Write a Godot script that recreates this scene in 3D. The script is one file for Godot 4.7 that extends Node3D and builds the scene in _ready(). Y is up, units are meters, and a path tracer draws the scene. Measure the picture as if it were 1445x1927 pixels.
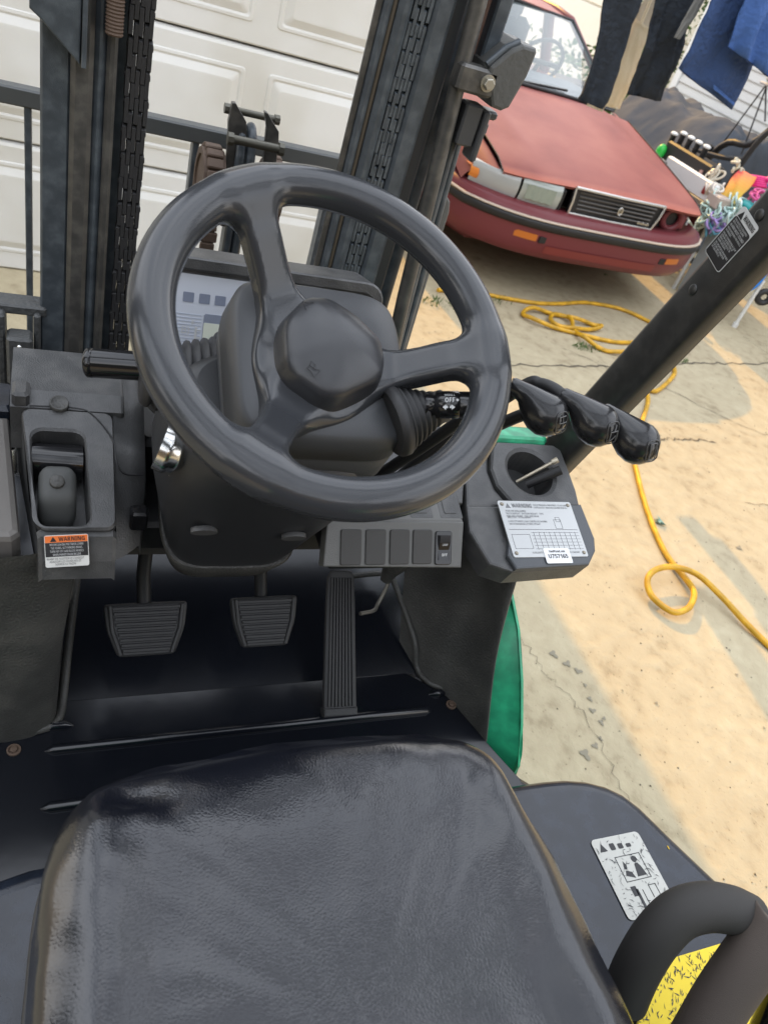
extends Node3D

# ---------------------------------------------------------------- mesh builder
class MB:
	var v := PackedVector3Array()
	var t := PackedVector2Array()
	var g := PackedInt32Array()
	var col := PackedColorArray()
	var use_col := false
	var use_uv := false
	var c := Color.WHITE
	func tri(a: Vector3, b: Vector3, d: Vector3, s := -1) -> void:
		v.append(a); v.append(b); v.append(d); g.append(s)
		col.append(c); col.append(c); col.append(c)
	func quad(a: Vector3, b: Vector3, d: Vector3, e: Vector3, s := -1) -> void:
		tri(a, b, d, s); tri(a, d, e, s)
	func fix(from: int) -> void:   # closed piece: make it face outwards (front faces run clockwise)
		var vol := 0.0
		var o := v[from]
		for i in range(from, v.size(), 3):
			vol += (v[i] - o).dot((v[i + 1] - o).cross(v[i + 2] - o))
		if vol > 0.0:
			for i in range(from, v.size(), 3):
				var k := v[i + 1]; v[i + 1] = v[i + 2]; v[i + 2] = k
				if use_uv and t.size() == v.size():
					var q := t[i + 1]; t[i + 1] = t[i + 2]; t[i + 2] = q
	func rings(r: Array, s := 0, closed := true, caps := true, cap_s := -1) -> void:
		var f := v.size()
		for i in r.size() - 1:
			var a: PackedVector3Array = r[i]
			var b: PackedVector3Array = r[i + 1]
			var n := a.size()
			for k in (n if closed else n - 1):
				var k2 := (k + 1) % n
				tri(a[k], a[k2], b[k2], s); tri(a[k], b[k2], b[k], s)
		if caps:
			for e in [0, r.size() - 1]:
				var a: PackedVector3Array = r[e]
				var m := Vector3.ZERO
				for p in a: m += p
				m /= a.size()
				for k in a.size():
					var k2 := (k + 1) % a.size()
					if e == 0: tri(m, a[k2], a[k], cap_s)
					else: tri(m, a[k], a[k2], cap_s)
		if closed: fix(f)
	func box(ctr: Vector3, sz: Vector3, bev := 0.0, xf := Transform3D()) -> void:
		var h := sz / 2.0
		var b: float = min(bev, min(h.x, min(h.y, h.z)) * 0.9)
		var rr := []
		var lv := [[-h.y, b], [-h.y + b, 0.0], [h.y - b, 0.0], [h.y, b]] if b > 0.0 else [[-h.y, 0.0], [h.y, 0.0]]
		for l in lv:
			var y: float = l[0]; var i: float = l[1]
			var x := h.x - i; var z := h.z - i
			var q := PackedVector3Array()
			if b > 0.0:
				for p in [[-x, -z + b - i * 0.5], [-x + b - i * 0.5, -z], [x - b + i * 0.5, -z], [x, -z + b - i * 0.5], [x, z - b + i * 0.5], [x - b + i * 0.5, z], [-x + b - i * 0.5, z], [-x, z - b + i * 0.5]]:
					q.append(xf * (ctr + Vector3(p[0], y, p[1])))
			else:
				for p in [[-x, -z], [x, -z], [x, z], [-x, z]]:
					q.append(xf * (ctr + Vector3(p[0], y, p[1])))
			rr.append(q)
		rings(rr, -1)
	func prism(poly: PackedVector2Array, h0: float, h1: float, bev := 0.0, xf := Transform3D(), s := -1) -> void:
		var f := v.size()
		var n := poly.size()
		var ar := 0.0
		for i in n: ar += poly[i].cross(poly[(i + 1) % n])
		var ins := PackedVector2Array()
		for i in n:
			var e0 := (poly[i] - poly[(i + n - 1) % n]).normalized()
			var e1 := (poly[(i + 1) % n] - poly[i]).normalized()
			var n0 := Vector2(-e0.y, e0.x); var n1 := Vector2(-e1.y, e1.x)
			if ar < 0.0: n0 = -n0; n1 = -n1
			var m := n0 + n1
			m = m / max(0.35, m.dot(n0)) if m.length() > 0.01 else n0
			ins.append(poly[i] + m * bev)
		var lv := [[h0, poly], [h1, poly]]
		if bev >= 0.015:
			lv = [[h0, poly]]
			for k in 7: lv.append([h1 - bev * (1.0 - sin(k / 6.0 * PI / 2)), Array_lerp(poly, ins, 1.0 - cos(k / 6.0 * PI / 2))])
		elif bev > 0.0: lv = [[h0, poly], [h1 - bev, poly], [h1 - bev * 0.3, Array_lerp(poly, ins, 0.3)], [h1, ins]]
		var rr := []
		for l in lv:
			var q := PackedVector3Array()
			for p in l[1]: q.append(xf * Vector3(p.x, p.y, l[0]))
			rr.append(q)
		rings(rr, s, true, false)
		var keep := v.size()
		var sg := 1.0
		var ix := Geometry2D.triangulate_polygon(poly)
		for e in 2:
			var q: PackedVector3Array = rr[0 if e == 0 else rr.size() - 1]
			for i in range(0, ix.size(), 3):
				var a := q[ix[i]]; var b2 := q[ix[i + 1]]; var d := q[ix[i + 2]]
				var nrm := (b2 - a).cross(d - a)
				var up := xf.basis.z * (-1.0 if e == 0 else 1.0)
				if nrm.dot(up) > 0.0: tri(a, d, b2)
				else: tri(a, b2, d)
		sg = sg + keep * 0.0
	static func Array_lerp(a: PackedVector2Array, b: PackedVector2Array, w: float) -> PackedVector2Array:
		var o := PackedVector2Array()
		for i in a.size(): o.append(a[i].lerp(b[i], w))
		return o
	func tube(path: PackedVector3Array, r, seg := 10, s := 0, caps := true, flat_v := 1.0) -> void:
		var rr := []
		var up := Vector3(0.13, 0.97, 0.21).normalized()
		var n := path.size()
		var d0 := (path[1] - path[0]).normalized()
		var side := up.cross(d0).normalized()
		if abs(up.dot(d0)) > 0.93: side = Vector3(1, 0.05, 0.02).cross(d0).normalized()
		for i in n:
			var d: Vector3
			if i == 0: d = d0
			elif i == n - 1: d = (path[n - 1] - path[n - 2]).normalized()
			else: d = ((path[i + 1] - path[i]).normalized() + (path[i] - path[i - 1]).normalized()).normalized()
			side = (side - d * side.dot(d)).normalized()
			var w := d.cross(side)
			var rad: float = r if (r is float) else r[i]
			var q := PackedVector3Array()
			for k in seg:
				var a := TAU * k / seg
				q.append(path[i] + side * cos(a) * rad + w * sin(a) * rad * flat_v)
			rr.append(q)
		rings(rr, s, true, caps)
	func lathe(prof: Array, xf: Transform3D, seg := 24, s := 0, caps := true) -> void:   # prof of [radius, height along local z]
		var rr := []
		for p in prof:
			var q := PackedVector3Array()
			for k in seg:
				var a := TAU * k / seg
				q.append(xf * Vector3(cos(a) * p[0], sin(a) * p[0], p[1]))
			rr.append(q)
		rings(rr, s, true, caps)
	func ball(ctr: Vector3, rad: Vector3, xf := Transform3D(), seg := 16, rows := 10) -> void:
		var rr := []
		for i in rows + 1:
			var b := PI * clampf(float(i) / rows, 0.01, 0.99)
			var q := PackedVector3Array()
			for k in seg:
				var a := TAU * k / seg
				q.append(xf * (ctr + Vector3(cos(a) * sin(b) * rad.x, cos(b) * rad.y, sin(a) * sin(b) * rad.z)))
			rr.append(q)
		rings(rr, 0, true, true, 0)
	func torus(xf: Transform3D, r_big: float, r_small: float, s1 := 40, s2 := 10, a0 := 0.0, a1 := TAU) -> void:
		var rr := []
		for i in s1 + 1:
			var a := lerpf(a0, a1, float(i) / s1)
			var q := PackedVector3Array()
			for k in s2:
				var b := TAU * k / s2
				q.append(xf * Vector3(cos(a) * (r_big + cos(b) * r_small), sin(a) * (r_big + cos(b) * r_small), sin(b) * r_small))
			rr.append(q)
		rings(rr, 0, true, abs(a1 - a0) < TAU - 0.01)
	func grid(nu: int, nv: int, fn: Callable, s := 0, flip := false) -> void:
		var p := []
		for j in nv + 1:
			for i in nu + 1: p.append(fn.call(float(i) / nu, float(j) / nv))
		for j in nv:
			for i in nu:
				var a: Vector3 = p[j * (nu + 1) + i]; var b: Vector3 = p[j * (nu + 1) + i + 1]
				var d: Vector3 = p[(j + 1) * (nu + 1) + i + 1]; var e: Vector3 = p[(j + 1) * (nu + 1) + i]
				if flip: quad(a, e, d, b, s)
				else: quad(a, b, d, e, s)
				if use_uv:
					var u0 := Vector2(float(i) / nu, float(j) / nv); var u1 := Vector2(float(i + 1) / nu, float(j + 1) / nv)
					var ub := Vector2(u1.x, u0.y); var ue := Vector2(u0.x, u1.y)
					if flip: t.append_array([u0, ue, u1, u0, u1, ub])
					else: t.append_array([u0, ub, u1, u0, u1, ue])
	func mesh() -> ArrayMesh:
		var st := SurfaceTool.new()
		st.begin(Mesh.PRIMITIVE_TRIANGLES)
		var uvs := use_uv and t.size() == v.size()
		for i in v.size():
			st.set_smooth_group(g[i / 3])
			if use_col: st.set_color(col[i])
			if uvs: st.set_uv(t[i])
			st.add_vertex(v[i])
		st.generate_normals()
		return st.commit()

# ---------------------------------------------------------------- scene helpers
var org := {}
var taken := {}

func V(x: float, y: float, z: float) -> Vector3: return Vector3(x, y, z)
func P2(a: Array) -> PackedVector2Array:
	var o := PackedVector2Array()
	for i in range(0, a.size(), 2): o.append(Vector2(a[i], a[i + 1]))
	return o
func P3(a: Array) -> PackedVector3Array:
	var o := PackedVector3Array()
	for i in range(0, a.size(), 3): o.append(Vector3(a[i], a[i + 1], a[i + 2]))
	return o
func smooth_path(p: PackedVector3Array, per := 6, closed := false) -> PackedVector3Array:
	var o := PackedVector3Array()
	var n := p.size()
	for i in (n if closed else n - 1):
		var a := p[(i + n - 1) % n] if closed or i > 0 else p[0] * 2.0 - p[1]
		var b := p[i]; var c := p[(i + 1) % n]
		var d := p[(i + 2) % n] if closed or i + 2 < n else p[n - 1] * 2.0 - p[n - 2]
		for k in per: o.append(b.cubic_interpolate(c, a, d, float(k) / per))
	if not closed: o.append(p[n - 1])
	return o
func frame(o: Vector3, x: Vector3, y: Vector3) -> Transform3D:
	var zx := x.normalized()
	var zz := zx.cross(y).normalized()
	return Transform3D(Basis(zx, zz.cross(zx), zz), o)
func round_rect(x0: float, y0: float, x1: float, y1: float, r: float, n := 5) -> PackedVector2Array:
	var o := PackedVector2Array()
	for q in [[x1 - r, y1 - r, 0.0], [x0 + r, y1 - r, 0.5], [x0 + r, y0 + r, 1.0], [x1 - r, y0 + r, 1.5]]:
		for k in n + 1:
			var a: float = PI * (q[2] + 0.5 * k / n)
			o.append(Vector2(q[0] + cos(a) * r, q[1] + sin(a) * r))
	return o
func numbered(s: String) -> String:
	if not taken.has(s):
		taken[s] = 0
		return s
	taken[s] += 1
	return "%s_%03d" % [s, taken[s]]
func tag(o: Node, label: String, cat := "", group := "", kind := "") -> Node:
	if label: o.set_meta("label", label)
	if cat: o.set_meta("category", cat)
	if group: o.set_meta("group", group)
	if kind: o.set_meta("kind", kind)
	return o
func thing(called: String, at: Vector3, label: String, cat: String, group := "") -> Node3D:
	var o := Node3D.new()
	o.name = numbered(called)
	add_child(o)
	o.position = at
	org[o] = at
	tag(o, label, cat, group)
	return o
func put(parent: Node, called: String, m: Mesh, mt: Material) -> MeshInstance3D:
	var i := MeshInstance3D.new()
	i.mesh = m
	i.material_override = mt
	if parent == self:
		i.name = numbered(called)
		add_child(i)
		org[i] = Vector3.ZERO
	else:
		var k := called
		var n := 1
		while parent.has_node(NodePath(k)):
			k = "%s_%03d" % [called, n]; n += 1
		i.name = k
		parent.add_child(i)
		i.position = -org[parent]
		org[i] = Vector3.ZERO
	return i
func part(parent: Node, called: String, b: MB, mt: Material) -> MeshInstance3D:
	return put(parent, called, b.mesh(), mt)
func solo(called: String, b: MB, mt: Material, at: Vector3, label: String, cat: String, group := "") -> MeshInstance3D:
	for i in b.v.size(): b.v[i] -= at
	var o := put(self, called, b.mesh(), mt)
	o.position = at
	org[o] = at
	tag(o, label, cat, group)
	return o
func mat(c: Color, rough := 0.5, metal := 0.0, extra := {}) -> StandardMaterial3D:
	var m := StandardMaterial3D.new()
	m.albedo_color = c.linear_to_srgb()
	m.roughness = rough
	m.metallic = metal
	for k in extra: m.set(k, extra[k])
	return m
func bumpy(m: StandardMaterial3D, tex: Texture2D, size: float, amount: float) -> StandardMaterial3D:
	m.uv1_triplanar = true
	m.uv1_world_triplanar = true
	m.uv1_scale = Vector3.ONE / size
	m.normal_enabled = true
	m.normal_texture = tex
	m.normal_scale = amount
	return m
func noise_image(kind: int, freq: float, sz: int, seed_: int, oct := 4, cell := FastNoiseLite.RETURN_DISTANCE2_SUB) -> Image:
	var n := FastNoiseLite.new()
	n.noise_type = kind; n.frequency = freq; n.seed = seed_
	n.fractal_octaves = oct
	if oct <= 1: n.fractal_type = FastNoiseLite.FRACTAL_NONE
	n.cellular_return_type = cell
	return n.get_seamless_image(sz, sz)
func normal_tex(im: Image, k: float) -> ImageTexture:
	var i2 := im.duplicate() as Image
	i2.convert(Image.FORMAT_RGBA8)
	i2.bump_map_to_normal_map(k)
	return ImageTexture.create_from_image(i2)
func tone_tex(im: Image, stops: Array) -> ImageTexture:   # grey picture through a colour ramp (linear colours given)
	var g := Gradient.new()
	var of := PackedFloat32Array(); var cs := PackedColorArray()
	for s in stops: of.append(s[0]); cs.append((s[1] as Color).linear_to_srgb())
	g.offsets = of; g.colors = cs
	var lut := []
	for i in 256: lut.append(g.sample(i / 255.0))
	im.convert(Image.FORMAT_L8)
	var d := im.get_data()
	var o := PackedByteArray(); o.resize(d.size() * 3)
	for i in d.size():
		var c: Color = lut[d[i]]
		o[i * 3] = c.r8; o[i * 3 + 1] = c.g8; o[i * 3 + 2] = c.b8
	var r := Image.create_from_data(im.get_width(), im.get_height(), false, Image.FORMAT_RGB8, o)
	return ImageTexture.create_from_image(r)
func lettering(parent: Node, text: String, at: Vector3, x: Vector3, y: Vector3, height: float, mt: Material, bold := false, width := 0.0, align := HORIZONTAL_ALIGNMENT_CENTER, spacing := 0.0) -> MeshInstance3D:
	var m := TextMesh.new()
	var f := SystemFont.new()
	f.font_names = PackedStringArray(["Droid Sans"])
	if bold: f.font_weight = 700
	m.font = f
	m.text = text
	m.font_size = 32
	m.pixel_size = height / 24.0
	m.depth = height * 0.02
	m.curve_step = 3.0
	m.horizontal_alignment = align
	m.line_spacing = spacing
	var i := put(parent, "lettering", m, mt)
	var fr := frame(at, x, y)
	var w := m.get_aabb().size.x
	if width > 0.0 and w > 0.0: fr.basis.x *= width / w
	i.transform = Transform3D(Basis(), -org[parent]) * fr
	return i

# ---------------------------------------------------------------- materials
var m_plastic: StandardMaterial3D
var m_plastic2: StandardMaterial3D
var m_gloss: StandardMaterial3D
var m_rim: StandardMaterial3D
var m_pad: StandardMaterial3D
var m_mast: StandardMaterial3D
var m_mast2: StandardMaterial3D
var m_floor: StandardMaterial3D
var m_vinyl: StandardMaterial3D
var m_hood: StandardMaterial3D
var m_green: StandardMaterial3D
var m_rubber: StandardMaterial3D
var m_foam: StandardMaterial3D
var m_chrome: StandardMaterial3D
var m_rust: StandardMaterial3D
var m_white: StandardMaterial3D
var m_ink: StandardMaterial3D
var m_pale: StandardMaterial3D
var m_black: StandardMaterial3D
var m_pillar: StandardMaterial3D
var m_knob: StandardMaterial3D
var t_fine: ImageTexture
var t_grime: ImageTexture
var t_leather: ImageTexture
var t_cloth: ImageTexture

func make_materials() -> void:
	t_fine = normal_tex(noise_image(FastNoiseLite.TYPE_SIMPLEX_SMOOTH, 0.24, 512, 3, 2), 2.4)
	t_grime = tone_tex(noise_image(FastNoiseLite.TYPE_SIMPLEX, 0.010, 512, 61, 6), [[0.0, Color(0.50, 0.50, 0.50)], [0.40, Color(0.62, 0.62, 0.62)], [0.62, Color(0.80, 0.79, 0.78)], [0.8, Color(1.0, 0.98, 0.95)], [1.0, Color(1.0, 0.98, 0.95)]])
	var lea := noise_image(FastNoiseLite.TYPE_CELLULAR, 0.05, 512, 7, 1)
	var lea2 := noise_image(FastNoiseLite.TYPE_SIMPLEX, 0.012, 512, 8, 3)
	lea.convert(Image.FORMAT_L8); lea2.convert(Image.FORMAT_L8)
	var a := lea.get_data(); var b := lea2.get_data()
	for i in a.size(): a[i] = int(clampf(sqrt(a[i] / 255.0) * 190.0 * (0.35 + b[i] / 255.0) , 0, 255))
	t_leather = normal_tex(Image.create_from_data(512, 512, false, Image.FORMAT_L8, a), 2.5)
	t_cloth = normal_tex(noise_image(FastNoiseLite.TYPE_SIMPLEX, 0.02, 256, 5, 4), 6.0)
	m_plastic = bumpy(mat(Color(0.075, 0.076, 0.077), 0.42), t_fine, 0.30, 0.35)
	m_plastic2 = bumpy(mat(Color(0.075, 0.074, 0.069), 0.52), t_fine, 0.55, 0.5)
	m_black = bumpy(mat(Color(0.010, 0.010, 0.011), 0.5), t_fine, 0.05, 0.3)
	m_gloss = mat(Color(0.010, 0.010, 0.011), 0.12)
	m_rim = bumpy(mat(Color(0.034, 0.036, 0.040), 0.19), t_fine, 0.25, 0.05)
	m_pad = bumpy(mat(Color(0.030, 0.031, 0.034), 0.30), t_fine, 0.10, 0.22)
	m_mast = bumpy(mat(Color(0.085, 0.102, 0.118), 0.36), t_fine, 0.22, 0.25)
	m_mast2 = bumpy(mat(Color(0.125, 0.122, 0.115), 0.36, 0.35), t_fine, 0.22, 0.3)
	m_floor = bumpy(mat(Color(0.005, 0.006, 0.009), 0.20), t_cloth, 0.9, 0.012)
	m_vinyl = bumpy(mat(Color(0.006, 0.007, 0.011), 0.22), t_leather, 0.085, 0.55)
	m_vinyl.metallic_specular = 0.6
	m_hood = bumpy(mat(Color(0.013, 0.018, 0.030), 0.22), t_fine, 0.25, 0.08)
	m_green = bumpy(mat(Color(0.030, 0.42, 0.21), 0.32), t_fine, 0.2, 0.08)
	m_rubber = bumpy(mat(Color(0.022, 0.022, 0.023), 0.55), t_fine, 0.04, 0.4)
	m_foam = bumpy(mat(Color(0.032, 0.030, 0.028), 0.72), t_fine, 0.03, 0.8)
	m_chrome = mat(Color(0.62, 0.62, 0.60), 0.18, 1.0)
	m_rust = bumpy(mat(Color(0.10, 0.065, 0.045), 0.7), t_fine, 0.05, 0.8)
	m_knob = mat(Color(0.016, 0.016, 0.017), 0.2)
	m_white = mat(Color(0.72, 0.73, 0.72), 0.45)
	m_ink = mat(Color(0.012, 0.012, 0.014), 0.5)
	m_pale = mat(Color(0.55, 0.56, 0.56), 0.45)
	m_pillar = bumpy(mat(Color(0.036, 0.036, 0.035), 0.34), t_fine, 0.22, 0.2)
	for m in [m_plastic, m_plastic2, m_mast, m_mast2, m_hood, m_pillar, m_green]: m.albedo_texture = t_grime

func _ready() -> void:
	var cam := Camera3D.new()
	cam.name = "camera"
	cam.transform = Transform3D(Basis(Vector3(0.91520, 0.27935, 0.29046), Vector3(-0.01285, 0.74062, -0.67180), Vector3(-0.40279, 0.61110, 0.68140)), Vector3(0, 1.61, 0))
	cam.fov = 68.78
	cam.near = 0.02
	cam.far = 400.0
	var at := CameraAttributesPhysical.new()
	at.frustum_focal_length = 17.5318
	at.frustum_focus_distance = 1.0
	at.exposure_aperture = 6.0
	at.frustum_near = 0.02
	at.frustum_far = 400.0
	cam.attributes = at
	add_child(cam)
	cam.current = true
	var env := Environment.new()
	env.background_mode = Environment.BG_SKY
	var sm := ProceduralSkyMaterial.new()
	sm.sky_top_color = Color(0.485, 0.52, 0.585).linear_to_srgb()
	sm.sky_horizon_color = Color(0.78, 0.72, 0.64).linear_to_srgb()
	sm.sky_energy_multiplier = 1.9
	sm.sky_curve = 0.20
	sm.ground_energy_multiplier = 1.6
	sm.ground_bottom_color = Color(0.42, 0.40, 0.36)
	sm.ground_horizon_color = Color(0.66, 0.65, 0.62)
	var ci := noise_image(FastNoiseLite.TYPE_SIMPLEX, 0.012, 512, 71, 5)
	ci.resize(512, 256)
	ci.convert(Image.FORMAT_L8)
	var cd := ci.get_data()
	var co := PackedByteArray(); co.resize(cd.size() * 4)
	for i in cd.size():
		var k := smoothstep(0.45, 0.75, cd[i] / 255.0)
		co[i * 4] = 230; co[i * 4 + 1] = 228; co[i * 4 + 2] = 224; co[i * 4 + 3] = int(150.0 * k)
	sm.sky_cover = ImageTexture.create_from_image(Image.create_from_data(512, 256, false, Image.FORMAT_RGBA8, co))
	sm.sun_angle_max = 40.0
	sm.sun_curve = 0.12
	var sky := Sky.new()
	sky.sky_material = sm
	env.sky = sky
	env.tonemap_mode = Environment.TONE_MAPPER_LINEAR
	env.tonemap_exposure = 0.95
	env.sdfgi_enabled = true
	env.ssao_enabled = true
	env.ssil_enabled = true
	var we := WorldEnvironment.new()
	we.name = "world_environment"
	we.environment = env
	add_child(we)
	var sun := DirectionalLight3D.new()
	sun.name = "sun"
	sun.light_color = Color(1.0, 0.52, 0.05).linear_to_srgb()
	sun.light_energy = 1.4
	sun.light_angular_distance = 0.5
	sun.shadow_enabled = true
	add_child(sun)
	sun.look_at_from_position(Vector3(0.72, 10, -18), Vector3(0, 0, 0))
	make_materials()
	build_ground()
	build_garage()
	build_house()
	build_forklift()
	build_car()
	build_laundry()
	build_clutter()
	build_surroundings()

# ---------------------------------------------------------------- ground
func build_ground() -> void:
	var im := noise_image(FastNoiseLite.TYPE_SIMPLEX, 0.0045, 1024, 11, 7)
	var im2 := noise_image(FastNoiseLite.TYPE_SIMPLEX, 0.03, 1024, 12, 4)
	im.convert(Image.FORMAT_L8); im2.convert(Image.FORMAT_L8)
	var a := im.get_data(); var nb := im2.get_data()
	var rng := RandomNumberGenerator.new(); rng.seed = 5
	for i in a.size():
		var s := a[i] / 255.0 * 0.45 + nb[i] / 255.0 * 0.55 + (rng.randf() - 0.5) * 0.10 - (0.30 if rng.randf() < 0.004 else 0.0)
		a[i] = int(clampf((s - 0.5) * 1.05 + 0.52, 0, 1) * 255.0)
	var base := Image.create_from_data(1024, 1024, false, Image.FORMAT_L8, a)
	var tex := tone_tex(base, [[0.0, Color(0.15, 0.12, 0.065)], [0.12, Color(0.30, 0.246, 0.156)], [0.38, Color(0.395, 0.334, 0.22)], [0.7, Color(0.43, 0.368, 0.245)], [1.0, Color(0.47, 0.41, 0.28)]])
	var m := mat(Color.WHITE, 0.9)
	m.albedo_texture = tex
	m.uv1_triplanar = true; m.uv1_world_triplanar = true; m.uv1_scale = Vector3.ONE / 3.1
	m.normal_enabled = true
	m.normal_texture = normal_tex(base, 7.0)
	m.normal_scale = 0.28
	var g := MB.new()
	var q := [-60.0, -12.0, -6.0, 0.0, 6.0, 12.0, 60.0]
	for i in 6:
		for j in 6: g.quad(V(q[i], 0, q[j]), V(q[i + 1], 0, q[j]), V(q[i + 1], 0, q[j + 1]), V(q[i], 0, q[j + 1]))
	var go := part(self, "ground", g, m)
	tag(go, "stained concrete driveway in sun and shade", "", "", "structure")
	# joints and cracks: thin dark seams that wander
	var seam := mat(Color(0.10, 0.085, 0.06), 0.95)
	var cr := [[[1.8, -2.90, 2.49, -2.99, 2.98, -3.07, 3.57, -3.20, 4.32, -3.33, 5.9, -3.6], 0.016], [[2.72, -2.36, 2.9, -2.375, 3.10, -2.369], 0.012], [[2.6, -3.2, 2.78, -3.05, 2.86, -2.95], 0.006],
		[[4.7, -3.45, 4.45, -3.7, 4.6, -3.2], 0.005], [[1.15, -1.6, 1.32, -1.35, 1.36, -1.1, 1.42, -0.9, 1.40, -0.6], 0.002], [[2.9, -1.9, 3.3, -1.85, 3.8, -2.0], 0.006], [[3.1, -2.9, 3.5, -2.5, 4.1, -2.35], 0.006]]
	rng.seed = 21
	for c in cr:
		var pts := PackedVector3Array()
		for i in range(0, c[0].size(), 2): pts.append(V(c[0][i], 0.003, c[0][i + 1]))
		pts = smooth_path(pts, 14)
		var sb := MB.new()
		var pl := []
		for i in pts.size():
			var d := (pts[min(i + 1, pts.size() - 1)] - pts[max(i - 1, 0)]).normalized()
			var n := V(-d.z, 0, d.x)
			var w: float = c[1] * rng.randf_range(0.25, 1.0) * (0.3 if i == 0 or i == pts.size() - 1 else 1.0)
			var o := n * rng.randf_range(-0.012, 0.012)
			pl.append([pts[i] + o - n * w / 2, pts[i] + o + n * w / 2])
		for i in pl.size() - 1: sb.quad(pl[i][0], pl[i][1], pl[i + 1][1], pl[i + 1][0])
		part(go, "crack", sb, seam)
	# grit and leaf crumbs, too many to count
	var gbm := MB.new()
	gbm.use_col = true
	rng.seed = 88
	for k in 5200:
		var p := V(rng.randf_range(0.9, 5.2), 0.001, rng.randf_range(-5.0, 0.3))
		var r: float = 0.0013 + 0.0042 * pow(rng.randf(), 5.0)
		gbm.c = Color(0.15, 0.125, 0.085).lerp(Color(0.30, 0.27, 0.20), rng.randf())
		var ph0 := rng.randf() * TAU
		var qq := [p + V(cos(ph0), 0, sin(ph0)) * r, p + V(cos(ph0 + 2.0), 0, sin(ph0 + 2.0)) * r * 0.7, p + V(cos(ph0 + 4.1), 0, sin(ph0 + 4.1)) * r * 0.9]
		var tp := p + V(0, r * 0.8, 0)
		gbm.tri(qq[0], qq[1], tp); gbm.tri(qq[1], qq[2], tp); gbm.tri(qq[2], qq[0], tp)
	var gt := part(self, "grit", gbm, mat(Color.WHITE, 0.9, 0.0, {"vertex_color_use_as_albedo": true}))
	tag(gt, "fine grit and leaf crumbs scattered over the concrete", "grit", "", "stuff")
	var oil := mat(Color(0.235, 0.21, 0.155), 0.85)
	for s in [[1.43, -1.14, .03], [1.46, -1.10, .028], [1.485, -1.07, .026], [1.481, -1.018, .014], [1.47, -0.97, .018], [1.456, -0.93, .022], [1.48, -0.90, .014], [1.463, -0.889, .02], [1.43, -0.84, .016], [1.40, -0.82, .022], [1.353, -0.80, .035], [1.604, -0.986, .008], [1.70, -0.93, .012], [2.62, -1.6, .03], [3.0, -1.4, .05], [2.1, -1.0, .012], [2.05, -0.8, .010], [2.15, -1.1, .009]]:
		var sb := MB.new()
		var n := 26
		var ph := rng.randf() * 6.0
		for k in n:
			var r0: float = s[2] * 0.72 * (0.55 + 0.45 * 0.25 * sin(TAU * 2.0 * k / n + ph) + 0.2 * sin(TAU * 3.0 * k / n + ph * 2.0)); var k2 := (k + 1) % n
			var r1: float = s[2] * 0.72 * (0.55 + 0.45 * 0.25 * sin(TAU * 2.0 * k2 / n + ph) + 0.2 * sin(TAU * 3.0 * k2 / n + ph * 2.0))
			sb.tri(V(s[0], 0.003, s[1]), V(s[0] + cos(TAU * k2 / n) * r1, 0.003, s[1] + sin(TAU * k2 / n) * r1), V(s[0] + cos(TAU * k / n) * r0, 0.003, s[1] + sin(TAU * k / n) * r0))
		part(go, "oil_stain", sb, oil)
	# weeds
	var gm := mat(Color(0.07, 0.13, 0.03), 0.7, 0.0, {"backlight_enabled": true, "backlight": Color(0.10, 0.16, 0.04)})
	var weeds := [[2.78, -3.23, .10, 60, "low green weed in the slab joint below the yellow hose coil"], [3.495, -3.216, .06, 30, "small weed in the slab joint right of the forklift pillar"], [3.39, -3.25, .05, 22, "tiny weed tuft in the joint touching the pillar edge"], [1.99, -3.55, .16, 90, "sunlit grass tuft seen through the right gap of the steering wheel"], [2.39, -3.70, .12, 40, "grass tuft under the yellow hose where it leaves the steering wheel rim"], [3.67, -4.43, .03, 14, "speck of weed on the shaded slab in front of the car bumper"]]
	for w in weeds:
		var b := MB.new()
		for k in w[3]:
			var an := rng.randf() * TAU; var rr: float = w[2] * sqrt(rng.randf())
			var p := V(w[0] + cos(an) * rr, 0, w[1] + sin(an) * rr * 0.45)
			var h: float = rng.randf_range(0.2, 0.6) * minf(w[2], 0.08) * 0.8
			var lean := V(rng.randf_range(-1, 1), 0, rng.randf_range(-1, 1)) * h * 0.8
			var sd := V(cos(an * 3), 0, sin(an * 3)) * rng.randf_range(0.002, 0.005)
			b.tri(p - sd, p + sd, p + lean * 0.6 + V(0, h * 0.7, 0) + sd * 0.7)
			b.tri(p - sd, p + lean * 0.6 + V(0, h * 0.7, 0) + sd * 0.7, p + lean + V(0, h, 0))
		solo("weed", b, gm, V(w[0], 0, w[1]), w[4], "weed", "weeds in the driveway cracks")

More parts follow.
